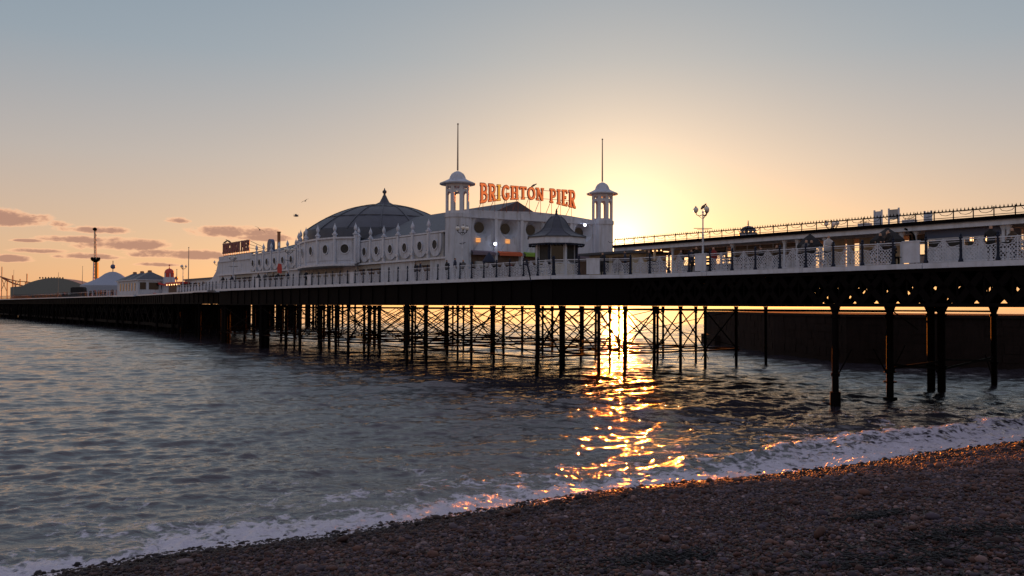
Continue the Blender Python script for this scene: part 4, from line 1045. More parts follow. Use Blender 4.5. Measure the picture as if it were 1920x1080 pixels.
# little domed lantern and boards on the shelter roof
s = s_at(1403, 49.5); c = P(s, 49.5, e + .12)
cu = thing('roof_cupola', 'small ribbed dome with a ring of bulbs on the shelter roof', 'cupola', c)
mb = MB(); mb.lathe(c, [(.62, .002), (.62, .28), (.66, .3)], 14); mb.build('drum', 'white_trim', cu)
mb = MB(); mb.lathe(c, [(.66, .3)] + [(.62 * math.cos(t), .32 + .55 * math.sin(t)) for t in np.linspace(0, 1.45, 7)] + [(.03, .9), (.05, .98), (.02, 1.25)], 14); mb.build('dome', 'lead_roof', cu, smooth=True)
mb = MB()
for i in range(14): a = i * 2 * math.pi / 14; mb.lathe(c + Vector((math.cos(a) * .66, math.sin(a) * .66, .42)), [(.005, -.035), (.035, 0), (.005, .035)], 5)
mb.build('bulbs', 'warm_glow', cu)
for x0, x1, h, lab in ((1639, 1655, .92, 'tall pale board standing on the shelter roof, nearest the twin globes'), (1666, 1687, .95, 'dark-backed board between two short posts on the shelter roof'), (1733, 1748, .62, 'low pale board on the shelter roof, nearest the right edge')):
    a, b = s_at(x1, 48.3), s_at(x0, 48.3); t = thing('roof_board', lab, 'roof board', P((a + b) / 2, 48.3, e + .12), 'boards on the shelter roof')
    mb = MB(); mb.box(PF, a + .08, b - .08, 48.27, 48.33, e + (.13 if h < .9 or x0 < 1650 else .5), e + .12 + h); mb.build('panel', 'white_paint' if x0 != 1666 else 'grey_panel', t)
    for s in (a, b - .08):
        mb = MB(); mb.box(PF, s, s + .08, 48.26, 48.34, e + .121, e + .2 + h); mb.build('post', 'white_trim', t)
for x0, lab in ((1541, 'wide planter of small shrubs on the shelter roof by the globes'), (1706, 'planter of leafy shrubs on the shelter roof between two boards')):
    s = s_at(x0 if x0 != 1541 else 1622, 48.2); t = thing('roof_planter', lab, 'planter', P(s, 48.2, e + .12), 'planters on the shelter roof')
    mb = MB(); mb.box(PF, s - .35, s + .35, 48.0, 48.4, e + .121, e + .38); mb.build('trough', 'white_trim', t)
    mb = MB(); r4 = random.Random(x0)
    for i in range(160):
        p = P(s + r4.gauss(0, .17), 48.2 + r4.gauss(0, .08), e + .40 + abs(r4.gauss(0, .10))); q = Vector((r4.gauss(0, 1), r4.gauss(0, 1), r4.gauss(0, 1))).normalized() * .04; w_ = Vector((q.y, -q.z, q.x)) * .6
        mb.add([p - q, p + w_, p + q], [(0, 1, 2)])
    mb.build('foliage', 'gull_grey', t)
# drain pipe
mb = MB(); s = s_at(1712, 47.2); mb.path([P(s + .4, 47.05, e - .2), P(s + .05, 47.35, e - .5), P(s, 47.4, e - .9)], .09); mb.tube(P(s, 47.4, ZD + .01), P(s, 47.4, e - .9), .05, n=8); mb.build('drainpipe', 'dark_iron', sh)
# low link building joining the hall and the shelter at the west tower
lk = thing('link_shop', 'low shop with an overhanging flat roof at the foot of the west tower', 'shop', P(52, 48, ZD))
a, b = s_at(1188, 46.5), s_at(1105, 46.5); mb = MB(); mb.box(PF, a, b, 46.5, 50, ZD + .003, B0 + 2.1); mb.build('wall', 'cream_paint', lk)
mb = MB(); mb.box(PF, a - .5, b + .5, 45.8, 50.5, B0 + 2.1, B0 + 2.28); mb.build('roof', 'slate_roof', lk)
mb = MB(); mb.box(PF, a + .2, (a + b) / 2 - .2, 46.46, 46.497, ZD + .6, B0 + 1.9); mb.build('window', 'shop_dark', lk)
mb = MB(); mb.box(PF, (a + b) / 2 + .2, b - .2, 46.46, 46.497, ZD + .6, B0 + 1.9); mb.build('window', 'dull_glass', lk)

# ------------------------------------------------------------------ lamp posts
def lamp_proto():
    t = thing('lamp_post', 'x', 'lamp post', (0, 0, 0), 'lamp posts on the pier', 0, True)
    mb = MB(); mb.lathe((0, 0, 0), [(.2, 0), (.2, .15), (.13, .25), (.11, .7), (.14, .75), (.08, .85), (.06, 2.6), (.085, 2.66), (.05, 2.75), (.042, 4.1), (.07, 4.16), (.03, 4.3)], 10); mb.build('pole', 'white_trim', t, smooth=True)
    mb = MB(); mb.bar((-.62, 0, 3.1), (.62, 0, 3.1), .04); mb.bar((-.4, 0, 3.02), (.4, 0, 3.02), .025); mb.build('crossbar', 'dark_iron', t)
    for a in (90 + 75, 90 - 50, 90 - 165):
        q = Vector((math.cos(R(a)), math.sin(R(a)), 0))
        mb = MB(); mb.path([q * .04 + Z * 4.0, q * .22 + Z * 3.93, q * .40 + Z * 4.0, q * .46 + Z * 4.16], .045); mb.path([q * .05 + Z * 3.75, q * .3 + Z * 3.95], .025); ar = mb.build('arm', 'dark_iron', t)
        mb = MB(); mb.lathe(q * .46 + Z * 4.34, [(.06, -.18), (.13, -.13), (.17, -.03), (.17, .05), (.13, .12), (.05, .17)], 12); g = mb.build('globe', 'globe_glass', ar, smooth=True)
        mb = MB(); mb.lathe(q * .46 + Z * 4.34, [(.08, .155), (.05, .20), (.015, .26)], 8); mb.lathe(q * .46 + Z * 4.14, [(.05, -.02), (.08, .02)], 8); mb.build('globe_cap', 'dark_iron', ar)
    return t
lp = lamp_proto()
LAMPS = [(1318, 45.0, 'tall globe lamp post in front of the long shelter, a gull on top', .9), (1561, 60.0, 'globe lamp post behind the shelter, only its globes showing above the roof', 2.3),
         (867, 40.2, 'globe lamp post in front of the near corner tower', 2.0), (541, 40.0, 'globe lamp post beside the hall near the red banner', 1.2), (437, 40.5, 'globe lamp post in front of the sea end of the hall', 0.4),
         (408, 43.6, 'globe lamp post just past the sea end of the hall', 2.6), (343, 43.6, 'distant globe lamp post beside the helter skelter', 1.9)]
for i, (px, v, lab, rz_) in enumerate(LAMPS):
    o = lp if i == 0 else copy_tree(lp); o.location = P(s_at(px, v, 9), v, ZD + .003); o.rotation_euler = (0, 0, rz_ if i else math.atan2(1, 0) - 1.5); o['label'] = lab

# ------------------------------------------------------------------ people
def person_mesh(name, J, coat, legs):
    # J: joints -> (x, y, z, r); grown with a skin modifier into one body
    order = ['pelvis', 'waist', 'chest', 'neck', 'head', 'crown', 'shl', 'ell', 'hal', 'shr', 'elr', 'har', 'hil', 'knl', 'anl', 'tol', 'hir', 'knr', 'anr', 'tor']
    E = [('pelvis', 'waist'), ('waist', 'chest'), ('chest', 'neck'), ('neck', 'head'), ('head', 'crown'), ('chest', 'shl'), ('shl', 'ell'), ('ell', 'hal'), ('chest', 'shr'), ('shr', 'elr'), ('elr', 'har'),
         ('pelvis', 'hil'), ('hil', 'knl'), ('knl', 'anl'), ('anl', 'tol'), ('pelvis', 'hir'), ('hir', 'knr'), ('knr', 'anr'), ('anr', 'tor')]
    me = bpy.data.meshes.new('t'); me.from_pydata([J[k][:3] for k in order], [(order.index(a), order.index(b)) for a, b in E], [])
    o = bpy.data.objects.new('t', me); col.objects.link(o)
    sm = o.modifiers.new('s', 'SKIN'); sm.use_smooth_shade = True; ss = o.modifiers.new('u', 'SUBSURF'); ss.levels = 1
    for i, k in enumerate(order):
        r = J[k][3]; r = r if isinstance(r, tuple) else (r, r); me.skin_vertices[0].data[i].radius = r
        me.skin_vertices[0].data[i].use_root = (k == 'pelvis')
    dg = bpy.context.evaluated_depsgraph_get(); m2 = bpy.data.meshes.new_from_object(o.evaluated_get(dg)); m2.name = name
    bpy.data.objects.remove(o)
    m2.materials.clear()
    for x in (coat, legs, 'skin', 'hair_dark'): m2.materials.append(M[x])
    for p in m2.polygons:
        c = p.center; d = lambda k: (c - Vector(J[k][:3])).length
        p.material_index = 0 if c.z > J['pelvis'][2] - .06 else 1
        if c.z > J['neck'][2] + .03: p.material_index = 2
        if c.z > J['head'][2] + .07 or (c.z > J['head'][2] - .02 and c.y > J['head'][1] + .02): p.material_index = 3
        if min(d('hal'), d('har')) < .07: p.material_index = 2
        if c.z < .07: p.material_index = 3
    m2['height'] = 1.7
    return m2
def joints(lean=0.0, step=.08, arms='down', turn=0):
    L = lean
    J = dict(pelvis=(0, 0, .93, (.16, .12)), waist=(0, -L * .3, 1.1, (.15, .11)), chest=(0, -L * .8, 1.32, (.18, .12)), neck=(0, -L, 1.47, .055), head=(0, -L * 1.1 - .01, 1.58, (.08, .095)), crown=(0, -L * 1.12, 1.66, .07),
             hil=(.10, 0, .86, .10), knl=(.11, -step * .6, .49, .062), anl=(.11, -step + .04, .09, .042), tol=(.12, -step - .12, .04, .04),
             hir=(-.10, 0, .86, .10), knr=(-.11, step * .2, .49, .062), anr=(-.11, step, .09, .042), tor=(-.12, step - .15, .04, .04))
    for sd, k in ((1, 'l'), (-1, 'r')):
        J['sh' + k] = (.19 * sd, -L * .85, 1.36, .062)
        if arms == 'down': J['el' + k] = (.25 * sd, -L * .5 + .02, 1.09, .048); J['ha' + k] = (.25 * sd, -L * .4 - .08, .86, .036)
        elif arms == 'rail': J['el' + k] = (.26 * sd, -L - .12, 1.13, .048); J['ha' + k] = (.10 * sd, -L - .33, 1.10, .036)
        else: J['el' + k] = (.24 * sd, -L * .5 - .03, 1.12, .048); J['ha' + k] = (.12 * sd, -L - .26, 1.22, .036)
    return J
PM = {}
def pmesh(pose, coat, legs):
    k = (pose, coat, legs)
    if k not in PM: PM[k] = person_mesh('person', {'stand': joints(0, .05, 'down'), 'lean': joints(.22, .12, 'rail'), 'walk': joints(.04, .26, 'down'), 'hold': joints(.05, .06, 'up')}[pose], coat, legs)
    return PM[k]
PEOPLE = [  # pixel, v, yaw towards (0 faces the camera side), pose, coat, legs, label
 (779, 39.6, 3.0, 'stand', 'cloth_black', 'cloth_jeans', 'person in black on the railing, left one of the pair before the dark shop opening'),
 (788, 39.6, 2.6, 'stand', 'cloth_navy', 'cloth_black', 'person in navy on the railing, right one of the pair before the dark shop opening'),
 (837.5, 39.5, 3.0, 'stand', 'cloth_black', 'cloth_grey', 'person in black, grey trousers, at the railing left of the near tower lamp'),
 (853, 39.5, 2.9, 'stand', 'cloth_navy', 'cloth_jeans', 'person in navy and jeans standing at the railing below the near tower'),
 (868, 40.2, 1.4, 'walk', 'cloth_grey', 'cloth_black', 'person in a grey coat walking at the foot of the near tower lamp post'),
 (574, 39.7, 1.6, 'walk', 'cloth_black', 'cloth_black', 'person all in black walking under the bow bay of the hall'),
 (543, 39.6, 0, 'lean', 'cloth_navy', 'cloth_black', 'person in navy by the lamp post next to the red banner'),
 (521, 39.6, .4, 'stand', 'cloth_black', 'cloth_jeans', 'person in black and jeans directly below the red banner'),
 (513, 39.7, -.3, 'hold', 'cloth_brown', 'cloth_black', 'person in a brown coat left of the red banner'),
 (488, 39.6, 0, 'lean', 'cloth_black', 'cloth_black', 'person in black at the railing between the red banner and the dark doorway'),
 (497, 39.8, .8, 'stand', 'cloth_grey', 'cloth_jeans', 'person in grey and jeans by the dark doorway left of the red banner'),
 (438, 39.7, 0, 'lean', 'cloth_navy', 'cloth_jeans', 'person in navy at the railing below the unlit roof sign, right of two'),
 (421, 39.6, 0, 'lean', 'cloth_black', 'cloth_grey', 'person in black at the railing below the unlit roof sign, left of two'),
 (1551, 42.0, .9, 'lean', 'cloth_white', 'cloth_black', 'person in a pale top with an arm on the railing beside the bright gap'),
 (1652, 42.3, 0, 'hold', 'cloth_black', 'cloth_black', 'person in black in the group by the cream screen, the leftmost'),
 (1664, 42.9, .6, 'stand', 'cloth_brown', 'cloth_black', 'person in brown in the middle of the group by the cream screen'),
 (1675, 42.2, -.5, 'lean', 'cloth_black', 'cloth_jeans', 'person in black and jeans in the group by the cream screen, rightmost'),
 (1522, 43.4, 0, 'stand', 'cloth_black', 'cloth_navy', 'person in black just left of the bright gap in the shelter'),
 (1512, 44.2, .5, 'stand', 'cloth_grey', 'cloth_black', 'person in a grey coat left of the bright gap, behind the one in black'),
 (1455, 46.0, 1.5, 'walk', 'cloth_brown', 'cloth_jeans', 'person in brown and jeans walking past the glazed screens'),
 (1428, 46.2, -1.5, 'walk', 'cloth_black', 'cloth_grey', 'person in black and grey walking below the little roof dome'),
 (1338, 44.3, 0, 'stand', 'cloth_red', 'cloth_black', 'person in a dark red coat right of the tall globe lamp post'),
 (1308, 43.4, .4, 'lean', 'cloth_black', 'cloth_black', 'person in black sitting low left of the tall globe lamp post'),
 (1297, 44.5, -.6, 'stand', 'cloth_navy', 'cloth_black', 'person in navy between the bright slits of the shelter'),
 (1276, 45.0, 1.3, 'walk', 'cloth_grey', 'cloth_jeans', 'person in grey and jeans walking beside the wide bright gap of the shelter'),
 (1218, 43.6, 0, 'hold', 'cloth_brown', 'cloth_black', 'person in brown standing in front of the dark screen with bulbs'),
 (1172, 43.8, -.9, 'stand', 'cloth_navy', 'cloth_jeans', 'person in navy and jeans in front of the low link shop'),
 (1130, 42.5, .3, 'stand', 'cloth_black', 'cloth_black', 'person in black between the pagoda kiosk and the west tower'),
 (925, 44.0, .2, 'stand', 'cloth_black', 'cloth_brown', 'person in black by the stall counter under the purple awning'),
 (957, 45.5, -.2, 'stand', 'cloth_red', 'cloth_black', 'person in a dark red coat under the orange awning'),
 (985, 45.0, 1.2, 'walk', 'cloth_navy', 'cloth_black', 'person in navy walking under the green awning'),
 (1858, 43.4, .3, 'stand', 'cloth_black', 'cloth_black', 'person in black in front of the white shop cabin near the right edge'),
 (1900, 45.5, -.3, 'hold', 'cloth_brown', 'cloth_jeans', 'person in brown under the shelter roof at the right edge'),
]
yaw0 = math.atan2(-V.y, -V.x) + math.pi / 2
for px, v, yw, pose, c1, c2, lab in PEOPLE:
    o = bpy.data.objects.new('person', pmesh(pose, c1, c2)); col.objects.link(o)
    o.location = P(s_at(px, v, 8.2), v, ZD + .003); o.rotation_euler = (0, 0, yaw0 + yw); k = random.uniform(1.02, 1.12); o.scale = (k, k, k)
    tag(o, lab, 'person', 'people on the pier')
r5 = random.Random(9)
for i in range(22):     # the small far crowd in front of the tent and pavilion
    px = r5.choice([r5.uniform(168, 214), r5.uniform(100, 130), r5.uniform(352, 402), r5.uniform(186, 214)])
    v = (48.6 if px < 230 else 43.6) + r5.uniform(0, 1.5)
    o = bpy.data.objects.new('person', pmesh(r5.choice(['stand', 'walk', 'lean']), r5.choice(['cloth_black', 'cloth_navy', 'cloth_brown', 'cloth_red']), 'cloth_black')); col.objects.link(o)
    o.location = P(s_at(px, v, 8.2), v, ZD + .003); o.rotation_euler = (0, 0, yaw0 + r5.uniform(-2, 2))
    tag(o, 'tiny far person in dark clothes behind the distant railing', 'person', 'far crowd on the pier head')

# café parasols, closed dark shapes behind the railings
def parasol(px, v, r, lab, mt='cloth_black'):
    c = P(s_at(px, v, 8.5), v, ZD + .003); t = thing('parasol', lab, 'parasol', c, 'parasols on the promenade')
    mb = MB(); mb.tube(c, c + Z * 2.1, .03, n=6); mb.lathe(c, [(.25, 0), (.25, .06)], 10); mb.build('pole', 'wood_pole', t)
    mb = MB(); mb.lathe(c, [(r, 1.45), (r * .97, 1.6), (r * .55, 1.95), (r * .15, 2.2), (.03, 2.28)], 8); mb.build('canopy', mt, t)
parasol(1664, 45.4, .95, 'dark parasol behind the people at the cream screen')
parasol(1519, 45.6, .8, 'dark parasol just left of the bright gap')
parasol(917, 41.4, .55, 'small navy parasol by the railing under the purple awning', 'cloth_navy')
# benches along the inside of the railing
def bench_proto():
    t = thing('bench', 'x', 'bench', (0, 0, 0), 'benches behind the railing', 0, True)
    mb = MB()
    for y in (.0, .13, .26): mb.box(IDF, -.75, .75, y, y + .10, .42, .46)
    mb.build('seat', 'cloth_black', t)
    mb = MB()
    for z in (.62, .78): mb.box(IDF, -.75, .75, -.09, -.05, z, z + .12)
    mb.build('backrest', 'cloth_black', t)
    for x in (-.65, .6):
        mb = MB(); mb.box(IDF, x, x + .05, -.04, .34, .36, .42); mb.box(IDF, x, x + .05, -.04, .02, 0, .36); mb.box(IDF, x, x + .05, .28, .34, 0, .36); mb.box(IDF, x, x + .05, -.05, -.01, .42, .9); mb.build('leg', 'dark_iron', t)
    return t
bp_ = bench_proto(); BX = [(1905, 'at the right edge'), (1657, 'below the group by the cream screen'), (1519, 'left of the bright gap'), (1416, 'below the little roof dome'), (1374, 'in front of the narrow bright slot'), (1320, 'at the foot of the tall globe lamp post'),
      (1232, 'just left of the wide bright gap'), (1165, 'in front of the low link shop')]
for i, (px, w) in enumerate(BX):
    o = bp_ if i == 0 else copy_tree(bp_); v = 42.0; o.location = P(s_at(px, v), v, ZD + .003); o.rotation_euler = (0, 0, math.atan2(U.y, U.x) + math.pi); o['label'] = 'dark slatted bench behind the railing, ' + w
for i, (px, w) in enumerate([(880 + 18, 'left of the small navy parasol'), (921, 'beside the small navy parasol'), (946, 'in front of the orange awning'), (969, 'between the orange and the green awning'), (996, 'in front of the green awning'), (1022, 'left of the pagoda kiosk')]):
    o = copy_tree(bp_); v = 39.25; o.location = P(s_at(px, v), v, ZD + .003); o.rotation_euler = (0, 0, math.atan2(U.y, U.x) + math.pi); o['label'] = 'dark slatted bench behind the railing, ' + w
# the leaning pole that hangs over the deck edge
mb = MB(); s = s_at(996, 38.3); mb.tube(P(s, 38.3, B0 - .1), P(s + .55, 38.3, ZD + 1.15), .06, n=8); mb.tube(P(s + .53, 38.3, ZD + 1.1), P(s + .58, 38.3, ZD + 1.22), .09, n=8)
o = mb.build('mooring_pole', 'rail_paint', base=P(s, 38.3, B0)); tag(o, 'dark pole leaning against the outside of the railing left of the kiosk', 'pole')
# red banner
c = P(s_at(524, 40.6), 40.6, ZD + .003); t = thing('banner', 'red upright banner on a thin pole beside the hall', 'banner', c)
mb = MB(); mb.tube(c, c + Z * 3.0, .03, n=6); mb.build('pole', 'white_trim', t)
mb = MB(); fr = Frame(c, Vector((1, 0, 0)), Vector((0, -1, 0))); mb.prism(fr, [(-.25, 1.75), (.25, 1.7), (.3, 2.3), (.22, 2.85), (-.18, 2.9), (-.28, 2.4)], .03, .06); mb.build('cloth', 'red_paint', t)

# ------------------------------------------------------------------ gulls
def gull_perch(p, yaw, lab, k=1.0):
    mb = MB(); mb.lathe((0, 0, 0), [(.01, -.24), (.05, -.16), (.085, -.02), (.08, .1), (.05, .19), (.045, .24), (.05, .28), (.035, .33), (.008, .36)], 8)
    rot = Matrix.Rotation(R(-62), 3, 'Y'); mb.v = [rot @ v + Z * .16 for v in mb.v]
    h = Vector((-.24, 0, .34))
    mb.tube((.02, .03, -.0), (.02, .03, .12), .008, n=4); mb.tube((.02, -.03, -.0), (.02, -.03, .12), .008, n=4)
    q = Matrix.Rotation(yaw, 3, 'Z'); mb.v = [q @ (v * k) + Vector(p) for v in mb.v]
    o = mb.build('gull', 'gull_grey', base=p, smooth=True); tag(o, lab, 'gull', 'gulls')
def gull_fly(px, py, d, bank, lab, k=1.0):
    c = CAM + ray(px, py) * d; mb = MB()
    mb.lathe((0, 0, 0), [(.01, -.26), (.05, -.15), (.07, 0), (.055, .14), (.02, .24)], 7); rot = Matrix.Rotation(R(90), 3, 'Y'); mb.v = [rot @ v for v in mb.v]
    for sd in (-1, 1):
        w = [Vector((.08, .04 * sd, .03)), Vector((.14, .32 * sd, .15)), Vector((-.02, .68 * sd, .06)), Vector((-.08, .66 * sd, .055)), Vector((-.02, .3 * sd, .13)), Vector((-.10, .04 * sd, .02))]
        mb.add(w + [x + Z * .015 for x in w], [(0, 1, 4, 5), (1, 2, 3, 4), (6, 11, 10, 7), (7, 10, 9, 8), (0, 6, 7, 1), (1, 7, 8, 2), (2, 8, 9, 3), (3, 9, 10, 4), (4, 10, 11, 5)])
    q = Matrix.Rotation(bank[0], 3, 'Z') @ Matrix.Rotation(bank[1], 3, 'X'); mb.v = [q @ (v * k) + c for v in mb.v]
    o = mb.build('gull', 'gull_grey', base=c, smooth=False); tag(o, lab, 'gull', 'gulls')
a_ = 7.55; p_ = SF.p(a_, .05, zt + .0) if False else SF.p(7.5, .08, CZ + 10.98)
gull_perch(p_, 3.4, 'gull perched on the letter O of the glowing sign', 1.1)
lampq = lp.location; gull_perch((lampq.x, lampq.y, lampq.z + 4.33), 2.0, 'gull perched on the tall globe lamp post', 1.15)
gull_perch(FR2.p(.9, 0, B0 + 7.1), 3.0, 'gull perched on the unlit roof sign, left one', 1.5); gull_perch(FR2.p(2.6, 0, B0 + 7.1), 0.4, 'gull perched on the unlit roof sign, right one', 1.5)
gull_fly(487, 431, 105, (2.2, .5), 'gull flying low over the hall near the flue', 1.0)
gull_fly(555, 405, 90, (.5, .2), 'gull gliding left of the dome, wings spread', 1.1)
gull_fly(572, 377, 110, (1.2, -.4), 'highest gull flying left of the dome spire', .8)

# ------------------------------------------------------------------ the distant head of the pier
# hipped pavilion
cP = P(195.3, 47.8, ZD); pv = thing('pavilion', 'white pavilion with three hipped grey roofs on the pier edge', 'pavilion', cP)
zE = B0 + 3.35
mb = MB(); mb.box(PF, 195.3, 213.3, 47.8, 53.9, ZD + .003, zE); mb.build('wall', 'white_paint', pv)
for i in range(6):
    a = 197.3 + i * 2.5; mb = MB(); mb.box(PF, a, a + .85, 47.74, 47.797, ZD + .95, zE - .55); mb.build('window', 'dark_glass', pv)
for v0, v1 in ((48.2, 49.4), (50.0, 52.0), (52.5, 53.5)):
    mb = MB(); mb.box(PF, 195.24, 195.297, v0, v1, ZD + 1.2, zE - .45); mb.build('window', 'dark_glass', pv)
mb = MB(); mb.box(PF, 194.9, 213.7, 47.4, 54.3, zE, zE + .15); mb.build('eaves', 'white_trim', pv)
for i in range(3):
    a, b = 194.9 + i * 6.25, 194.9 + (i + 1) * 6.25; mb = MB()
    gable(mb, a, b, 47.4, 54.3, zE + .152, zE + 2.0, 2.8, 2.8); s = (a + b) / 2
    mb.build('roof', 'slate_roof', pv); mb = MB(); mb.lathe(P(s, 50.85, zE + 1.9), [(.5, 0), (.4, .3), (.1, .35)], 8); mb.build('roof_cap', 'rust_pole', pv)
mb = MB(); mb.box(PF, 195, 213.5, 46.9, 47.35, ZD - .3, ZD + .05); mb.build('balcony_edge', 'white_trim', pv)
# big tent with a ball on a pole
def at_px(px, v, z=ZD): return P(s_at(px, v, z), v, z)
c = at_px(211, 62); t = thing('big_tent', 'round grey tent with a swept peak and a dark ball on a pole above it', 'tent', c)
f = lambda py: z_at(py, c) - ZD
k = F / (c - CAM).dot(fwd)
mb = MB(); mb.lathe(c, [(56 / k, .003), (56 / k, f(536)), (50 / k, f(533)), (38 / k, f(528)), (24 / k, f(521)), (14 / k, f(513.5)), (6 / k, f(510)), (.3, f(509.5))], 20); mb.build('canvas', 'tent_canvas', t, smooth=True)
mb = MB(); mb.tube(c + Z * f(510), c + Z * f(489), .12, n=6); mb.build('pole', 'wood_pole', t)
mb = MB(); r = 4.5 / k; mb.lathe(c + Z * f(500), [(r * math.cos(q), r * math.sin(q)) for q in np.linspace(-1.5, 1.5, 9)], 12); mb.build('ball', 'blue_paint', t, smooth=True)
# barrel-roofed fairground hall
c = at_px(95, 70); k = F / (c - CAM).dot(fwd); t = thing('fairground_hall', 'low greenish hall with a wide curved roof near the end of the pier', 'hall', c)
ft = lambda py: z_at(py, c)
fr = Frame(Vector((c.x, c.y, 0)), Vector((1, .18, 0)), Vector((.18, -1, 0)))
prof = [(-70 / k, ZD), (-70 / k, ft(539)), (-50 / k, ft(537))] + [((-50 + 110 * i / 12) / k, ft(537 - 16 * math.sin(math.pi * (i + .5) / 13))) for i in range(1, 12)] + [(62 / k, ft(536)), (64 / k, ZD)]
mb = MB(); mb.prism(fr, prof, -22, 0); mb.build('hall_body', 'hall_skin', t)
mb = MB(); mb.box(fr, -66 / k, 60 / k, .02, .2, ZD + .9, ZD + 2.2); mb.build('window_band', 'dull_glass', t)
mb = MB()
for i in range(9): mb.lathe(fr.p((-20 + i * 5) / k, -.5, ft(521.3 - .0)), [(.35, -.3), (.3, .3), (.05, .5)], 6)
mb.build('roof_cresting', 'dark_iron', t)
# ride tower
c = at_px(178, 72); k = F / (c - CAM).dot(fwd); f = lambda py: z_at(py, c)
t = thing('ride_tower', 'tall thin ride tower with an orange leg and a ring of seats part way up', 'ride tower', c)
mb = MB()
def leg(xo0, xo1, y0, y1, w, mb): 
    mb.bar(Vector((c.x + xo0 / k, c.y, f(y0))), Vector((c.x + xo1 / k, c.y, f(y1))), w)
mb = MB(); leg(-3.6, -2.6, 556, 490, .45, mb)
for i in range(9): leg(-3.5 if i % 2 else 0, 0 if i % 2 else -3.5, 550 - i * 6.5, 543.5 - i * 6.5, .18, mb)
leg(-.2, -.2, 556, 490, .3, mb); mb.build('lattice_leg', 'white_trim', t)
mb = MB(); leg(3.2, 2.6, 556, 492, 1.0, mb); mb.build('steel_leg', 'orange_steel', t)
mb = MB(); leg(-1.8, -2.6, 487, 431, .3, mb); leg(1.6, -1.2, 487, 431, .3, mb)
for i in range(12): leg(-2 if i % 2 else 1.2, 1.2 if i % 2 else -2, 485 - i * 4.4, 481 - i * 4.4, .16, mb)
mb.build('mast', 'cream_paint', t)
mb = MB(); mb.lathe(Vector((c.x, c.y, f(492))), [(2.5 / k, 0), (8 / k, 4 / k), (7.5 / k, 5.5 / k), (3 / k, 5.6 / k)], 12)
for i in range(10): a = i * .628; mb.lathe(Vector((c.x + math.cos(a) * 7 / k, c.y + math.sin(a) * 7 / k, f(487))), [(.2, 0), (.35, .3), (.2, .9)], 5)
mb.build('seat_ring', 'dark_iron', t)
mb = MB(); mb.lathe(Vector((c.x - 1.9 / k, c.y, f(430))), [(.3, -.6), (.8, -.2), (.8, .3), (.2, .7)], 8); mb.build('tower_head', 'dark_iron', t)
# roller coaster
c = at_px(20, 62); k = F / (c - CAM).dot(fwd); t = thing('roller_coaster', 'rust red roller coaster track on thin trestles at the far end of the pier', 'roller coaster', c)
f = lambda px, py: unproj_at(px, py, c.y)
def unproj_at(px, py, Y):
    r = ray(px, py); return CAM + r * ((Y - CAM.y) / r.y)
mb = MB()
track = [(-60, 505), (-20, 514), (3, 520), (15, 524), (30, 527), (45, 528), (58, 530), (72, 536)]; low = [(3, 521), (14, 527), (26, 532), (38, 535), (46, 538)]
for tr in (track, low):
    for o_ in (0, 1.6):
        mb.path([unproj_at(x, y, c.y) + Vector((0, o_, 0)) for x, y in tr], .5, .35)
mb.build('track', 'coaster_steel', t)
for x, y in ((2, 500), (12, 523), (22, 516), (28, 526), (36, 523), (49, 513), (46, 529)):
    mb = MB(); p = unproj_at(x, y, c.y); mb.bar(Vector((p.x, p.y + .8, ZD)), Vector((p.x, p.y + .8, p.z)), .35 if y > 510 else .28); mb.build('support', 'coaster_steel', t)
mb = MB()
for x0, y0, x1, y1 in ((2, 545, 12, 524), (12, 545, 3, 522), (22, 545, 36, 527), (36, 545, 22, 528)): mb.bar(unproj_at(x0, y0, c.y + .8), unproj_at(x1, y1, c.y + .8), .2)
mb.build('trestle_brace', 'coaster_steel', t)
# helter skelter
c = at_px(317, 54); k = F / (c - CAM).dot(fwd); f = lambda py: z_at(py, c); t = thing('helter_skelter', 'white helter skelter tower with a striped dome and a slide curling round it', 'helter skelter', c)
mb = MB(); mb.lathe(Vector((c.x, c.y, 0)), [(1.6, ZD + .003), (1.25, f(520))], 12); mb.build('tower', 'white_paint', t)
mb = MB(); mb.lathe(Vector((c.x, c.y, 0)), [(.95, f(520)), (.95, f(513)), (1.02, f(512.5))] + [(1.0 * math.cos(q), f(512) + .98 * math.sin(q)) for q in np.linspace(.1, 1.45, 6)] + [(.03, f(499)), (.2, f(498)), (.03, f(496))], 12); mb.build('dome', 'red_paint', t, smooth=True)
mb = MB()
for i in range(6): a = i * 1.047; mb.bar(Vector((c.x + .97 * math.cos(a), c.y + .97 * math.sin(a), f(520))), Vector((c.x + .97 * math.cos(a), c.y + .97 * math.sin(a), f(512.5))), .14)
mb.build('dome_post', 'white_trim', t)
mb = MB(); mb.path([Vector((c.x + (1.5 + q * .13) * math.cos(q * .9), c.y + (1.5 + q * .13) * math.sin(q * .9), f(520) - q * .32)) for q in np.linspace(0, 13, 40)], .5, .3); mb.build('slide', 'red_paint', t)
# lit stall beside it
a, b = s_at(344, 46.5), s_at(316, 46.5); t = thing('fair_stall', 'low fairground stall with a red roof and warm lights beside the pavilion', 'stall', P(a, 46.5, ZD))
mb = MB(); mb.box(PF, a, b, 46.5, 50, ZD + .003, B0 + 1.9); mb.build('wall', 'shop_dark', t)
mb = MB(); mb.box(PF, a - .3, b + .3, 46.0, 50.3, B0 + 1.9, B0 + 2.25); mb.build('roof', 'red_paint', t)
mb = MB()
for i in range(6): mb.lathe(P(a + (b - a) * (i + .5) / 6, 45.98, B0 + 1.8), [(.01, -.12), (.12, 0), (.01, .12)], 6)
mb.build('bulbs', 'warm_glow', t)
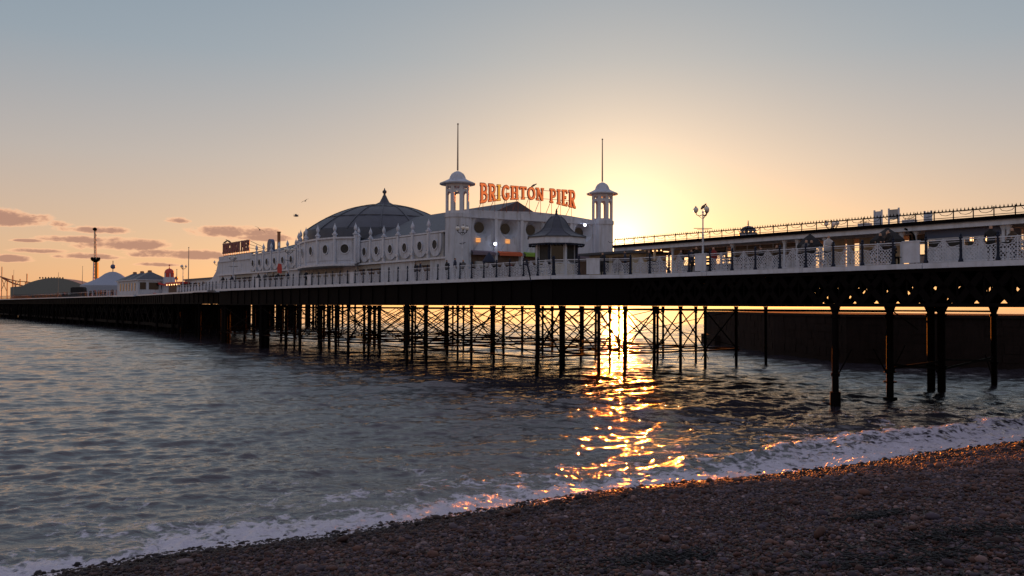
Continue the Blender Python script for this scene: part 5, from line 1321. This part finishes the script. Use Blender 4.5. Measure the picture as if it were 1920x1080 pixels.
# low sheds between the stall and the hall
a, b = s_at(404, 47.5), s_at(346, 47.5); t = thing('arcade_shed', 'long low white shed with small square windows between the pavilion and the hall', 'shed', P(a, 47.5, ZD))
mb = MB(); mb.box(PF, a, b, 47.5, 54, ZD + .003, B0 + 2.5); mb.build('wall', 'white_paint', t)
mb = MB(); mb.box(PF, a - .2, b + .2, 47.2, 54.2, B0 + 2.5, B0 + 2.75); mb.build('roof', 'slate_roof', t)
for i in range(7): x = a + (b - a) * (i + .3) / 7; mb = MB(); mb.box(PF, x, x + (b - a) * .07, 47.44, 47.497, B0 + 1.2, B0 + 2.0); mb.build('window', 'dark_glass', t)
# dark kiosk and small umbrellas before the hall, masts
c = at_px(144, 50); t = thing('dark_stall', 'black canvas stall in front of the gap between tent and fairground hall', 'stall', c)
k = F / (c - CAM).dot(fwd); fr = Frame(Vector((c.x, c.y, 0)), (1, 0, 0), (0, -1, 0)); f = lambda py: z_at(py, c)
mb = MB(); mb.prism(fr, [(-12 / k, ZD + .003), (-12 / k, f(540)), (-9 / k, f(538.5)), (10 / k, f(538)), (12 / k, f(541)), (12 / k, ZD + .003)], -2, 0); mb.build('canvas', 'cloth_black', t)
mb = MB(); mb.box(fr, -11 / k, 11 / k, .02, .12, ZD + .5, ZD + .7); mb.build('counter', 'cloth_grey', t)
for px, py, v, lab in ((353, 465, 47, 'tall thin mast left of the sea end of the hall'), (331, 506, 50, 'short thin mast between the helter skelter and the lamp post'), (154, 500, 60, 'thin mast between the tent and the fairground hall'), (109, 512, 52, 'thin mast in front of the fairground hall'), (25, 507, 56, 'thin mast by the roller coaster')):
    c = at_px(px, v); h = z_at(py, c) - ZD; mb = MB(); mb.tube(c + Z * .003, c + Z * h, .10 if py < 480 else .14, .05, 6); mb.tube(c + Z * .003, c + Z * .6, .25, n=6); mb.lathe(c + Z * h, [(.02, -.05), (.12, .05), (.02, .2)], 6)
    o = mb.build('mast', 'wood_pole', base=c); tag(o, lab, 'mast', 'masts on the pier')

# ------------------------------------------------------------------ dark strands imitating the shade of hollows in the shingle
for i, (px, py, sx, sy, lab) in enumerate(((1640, 972, .22, .10, 'small clump of dark strands for a shaded hollow on the shingle, nearest the waterline'), (1800, 1003, .55, .12, 'long run of dark strands for a shaded hollow on the shingle below the other clump'), (1700, 1052, .7, .16, 'wide patch of dark strands for a shaded hollow at the bottom edge of the beach'), (1235, 1050, .35, .12, 'patch of dark strands for a shaded hollow near the middle of the bottom edge'))):
    r = ray(px, py); k = 10.0
    while (CAM + r * k).z > float(beach_z(np.array([(CAM + r * k).x]), np.array([(CAM + r * k).y]))[0]) and k < 60: k += .05
    c = CAM + r * k; mb = mb if i else MB(); r6 = random.Random(i)
    for j in range(220):
        x, y = c.x + r6.gauss(0, sx), c.y + r6.gauss(0, sy * 1.6); z = float(beach_z(np.array([x]), np.array([y]))[0]) + .02 + abs(r6.gauss(0, .02))
        a = r6.uniform(0, 6.28); L = r6.uniform(.05, .14); p = Vector((x, y, z)); q = p + Vector((math.cos(a) * L, math.sin(a) * L, r6.uniform(-.01, .03))); mb.bar(p, q, .022, .012)
o = mb.build('hollow_shade', 'cloth_black'); tag(o, 'dark strands in patches standing in for shaded hollows of the shingle', 'hollow_shade', kind='stuff')
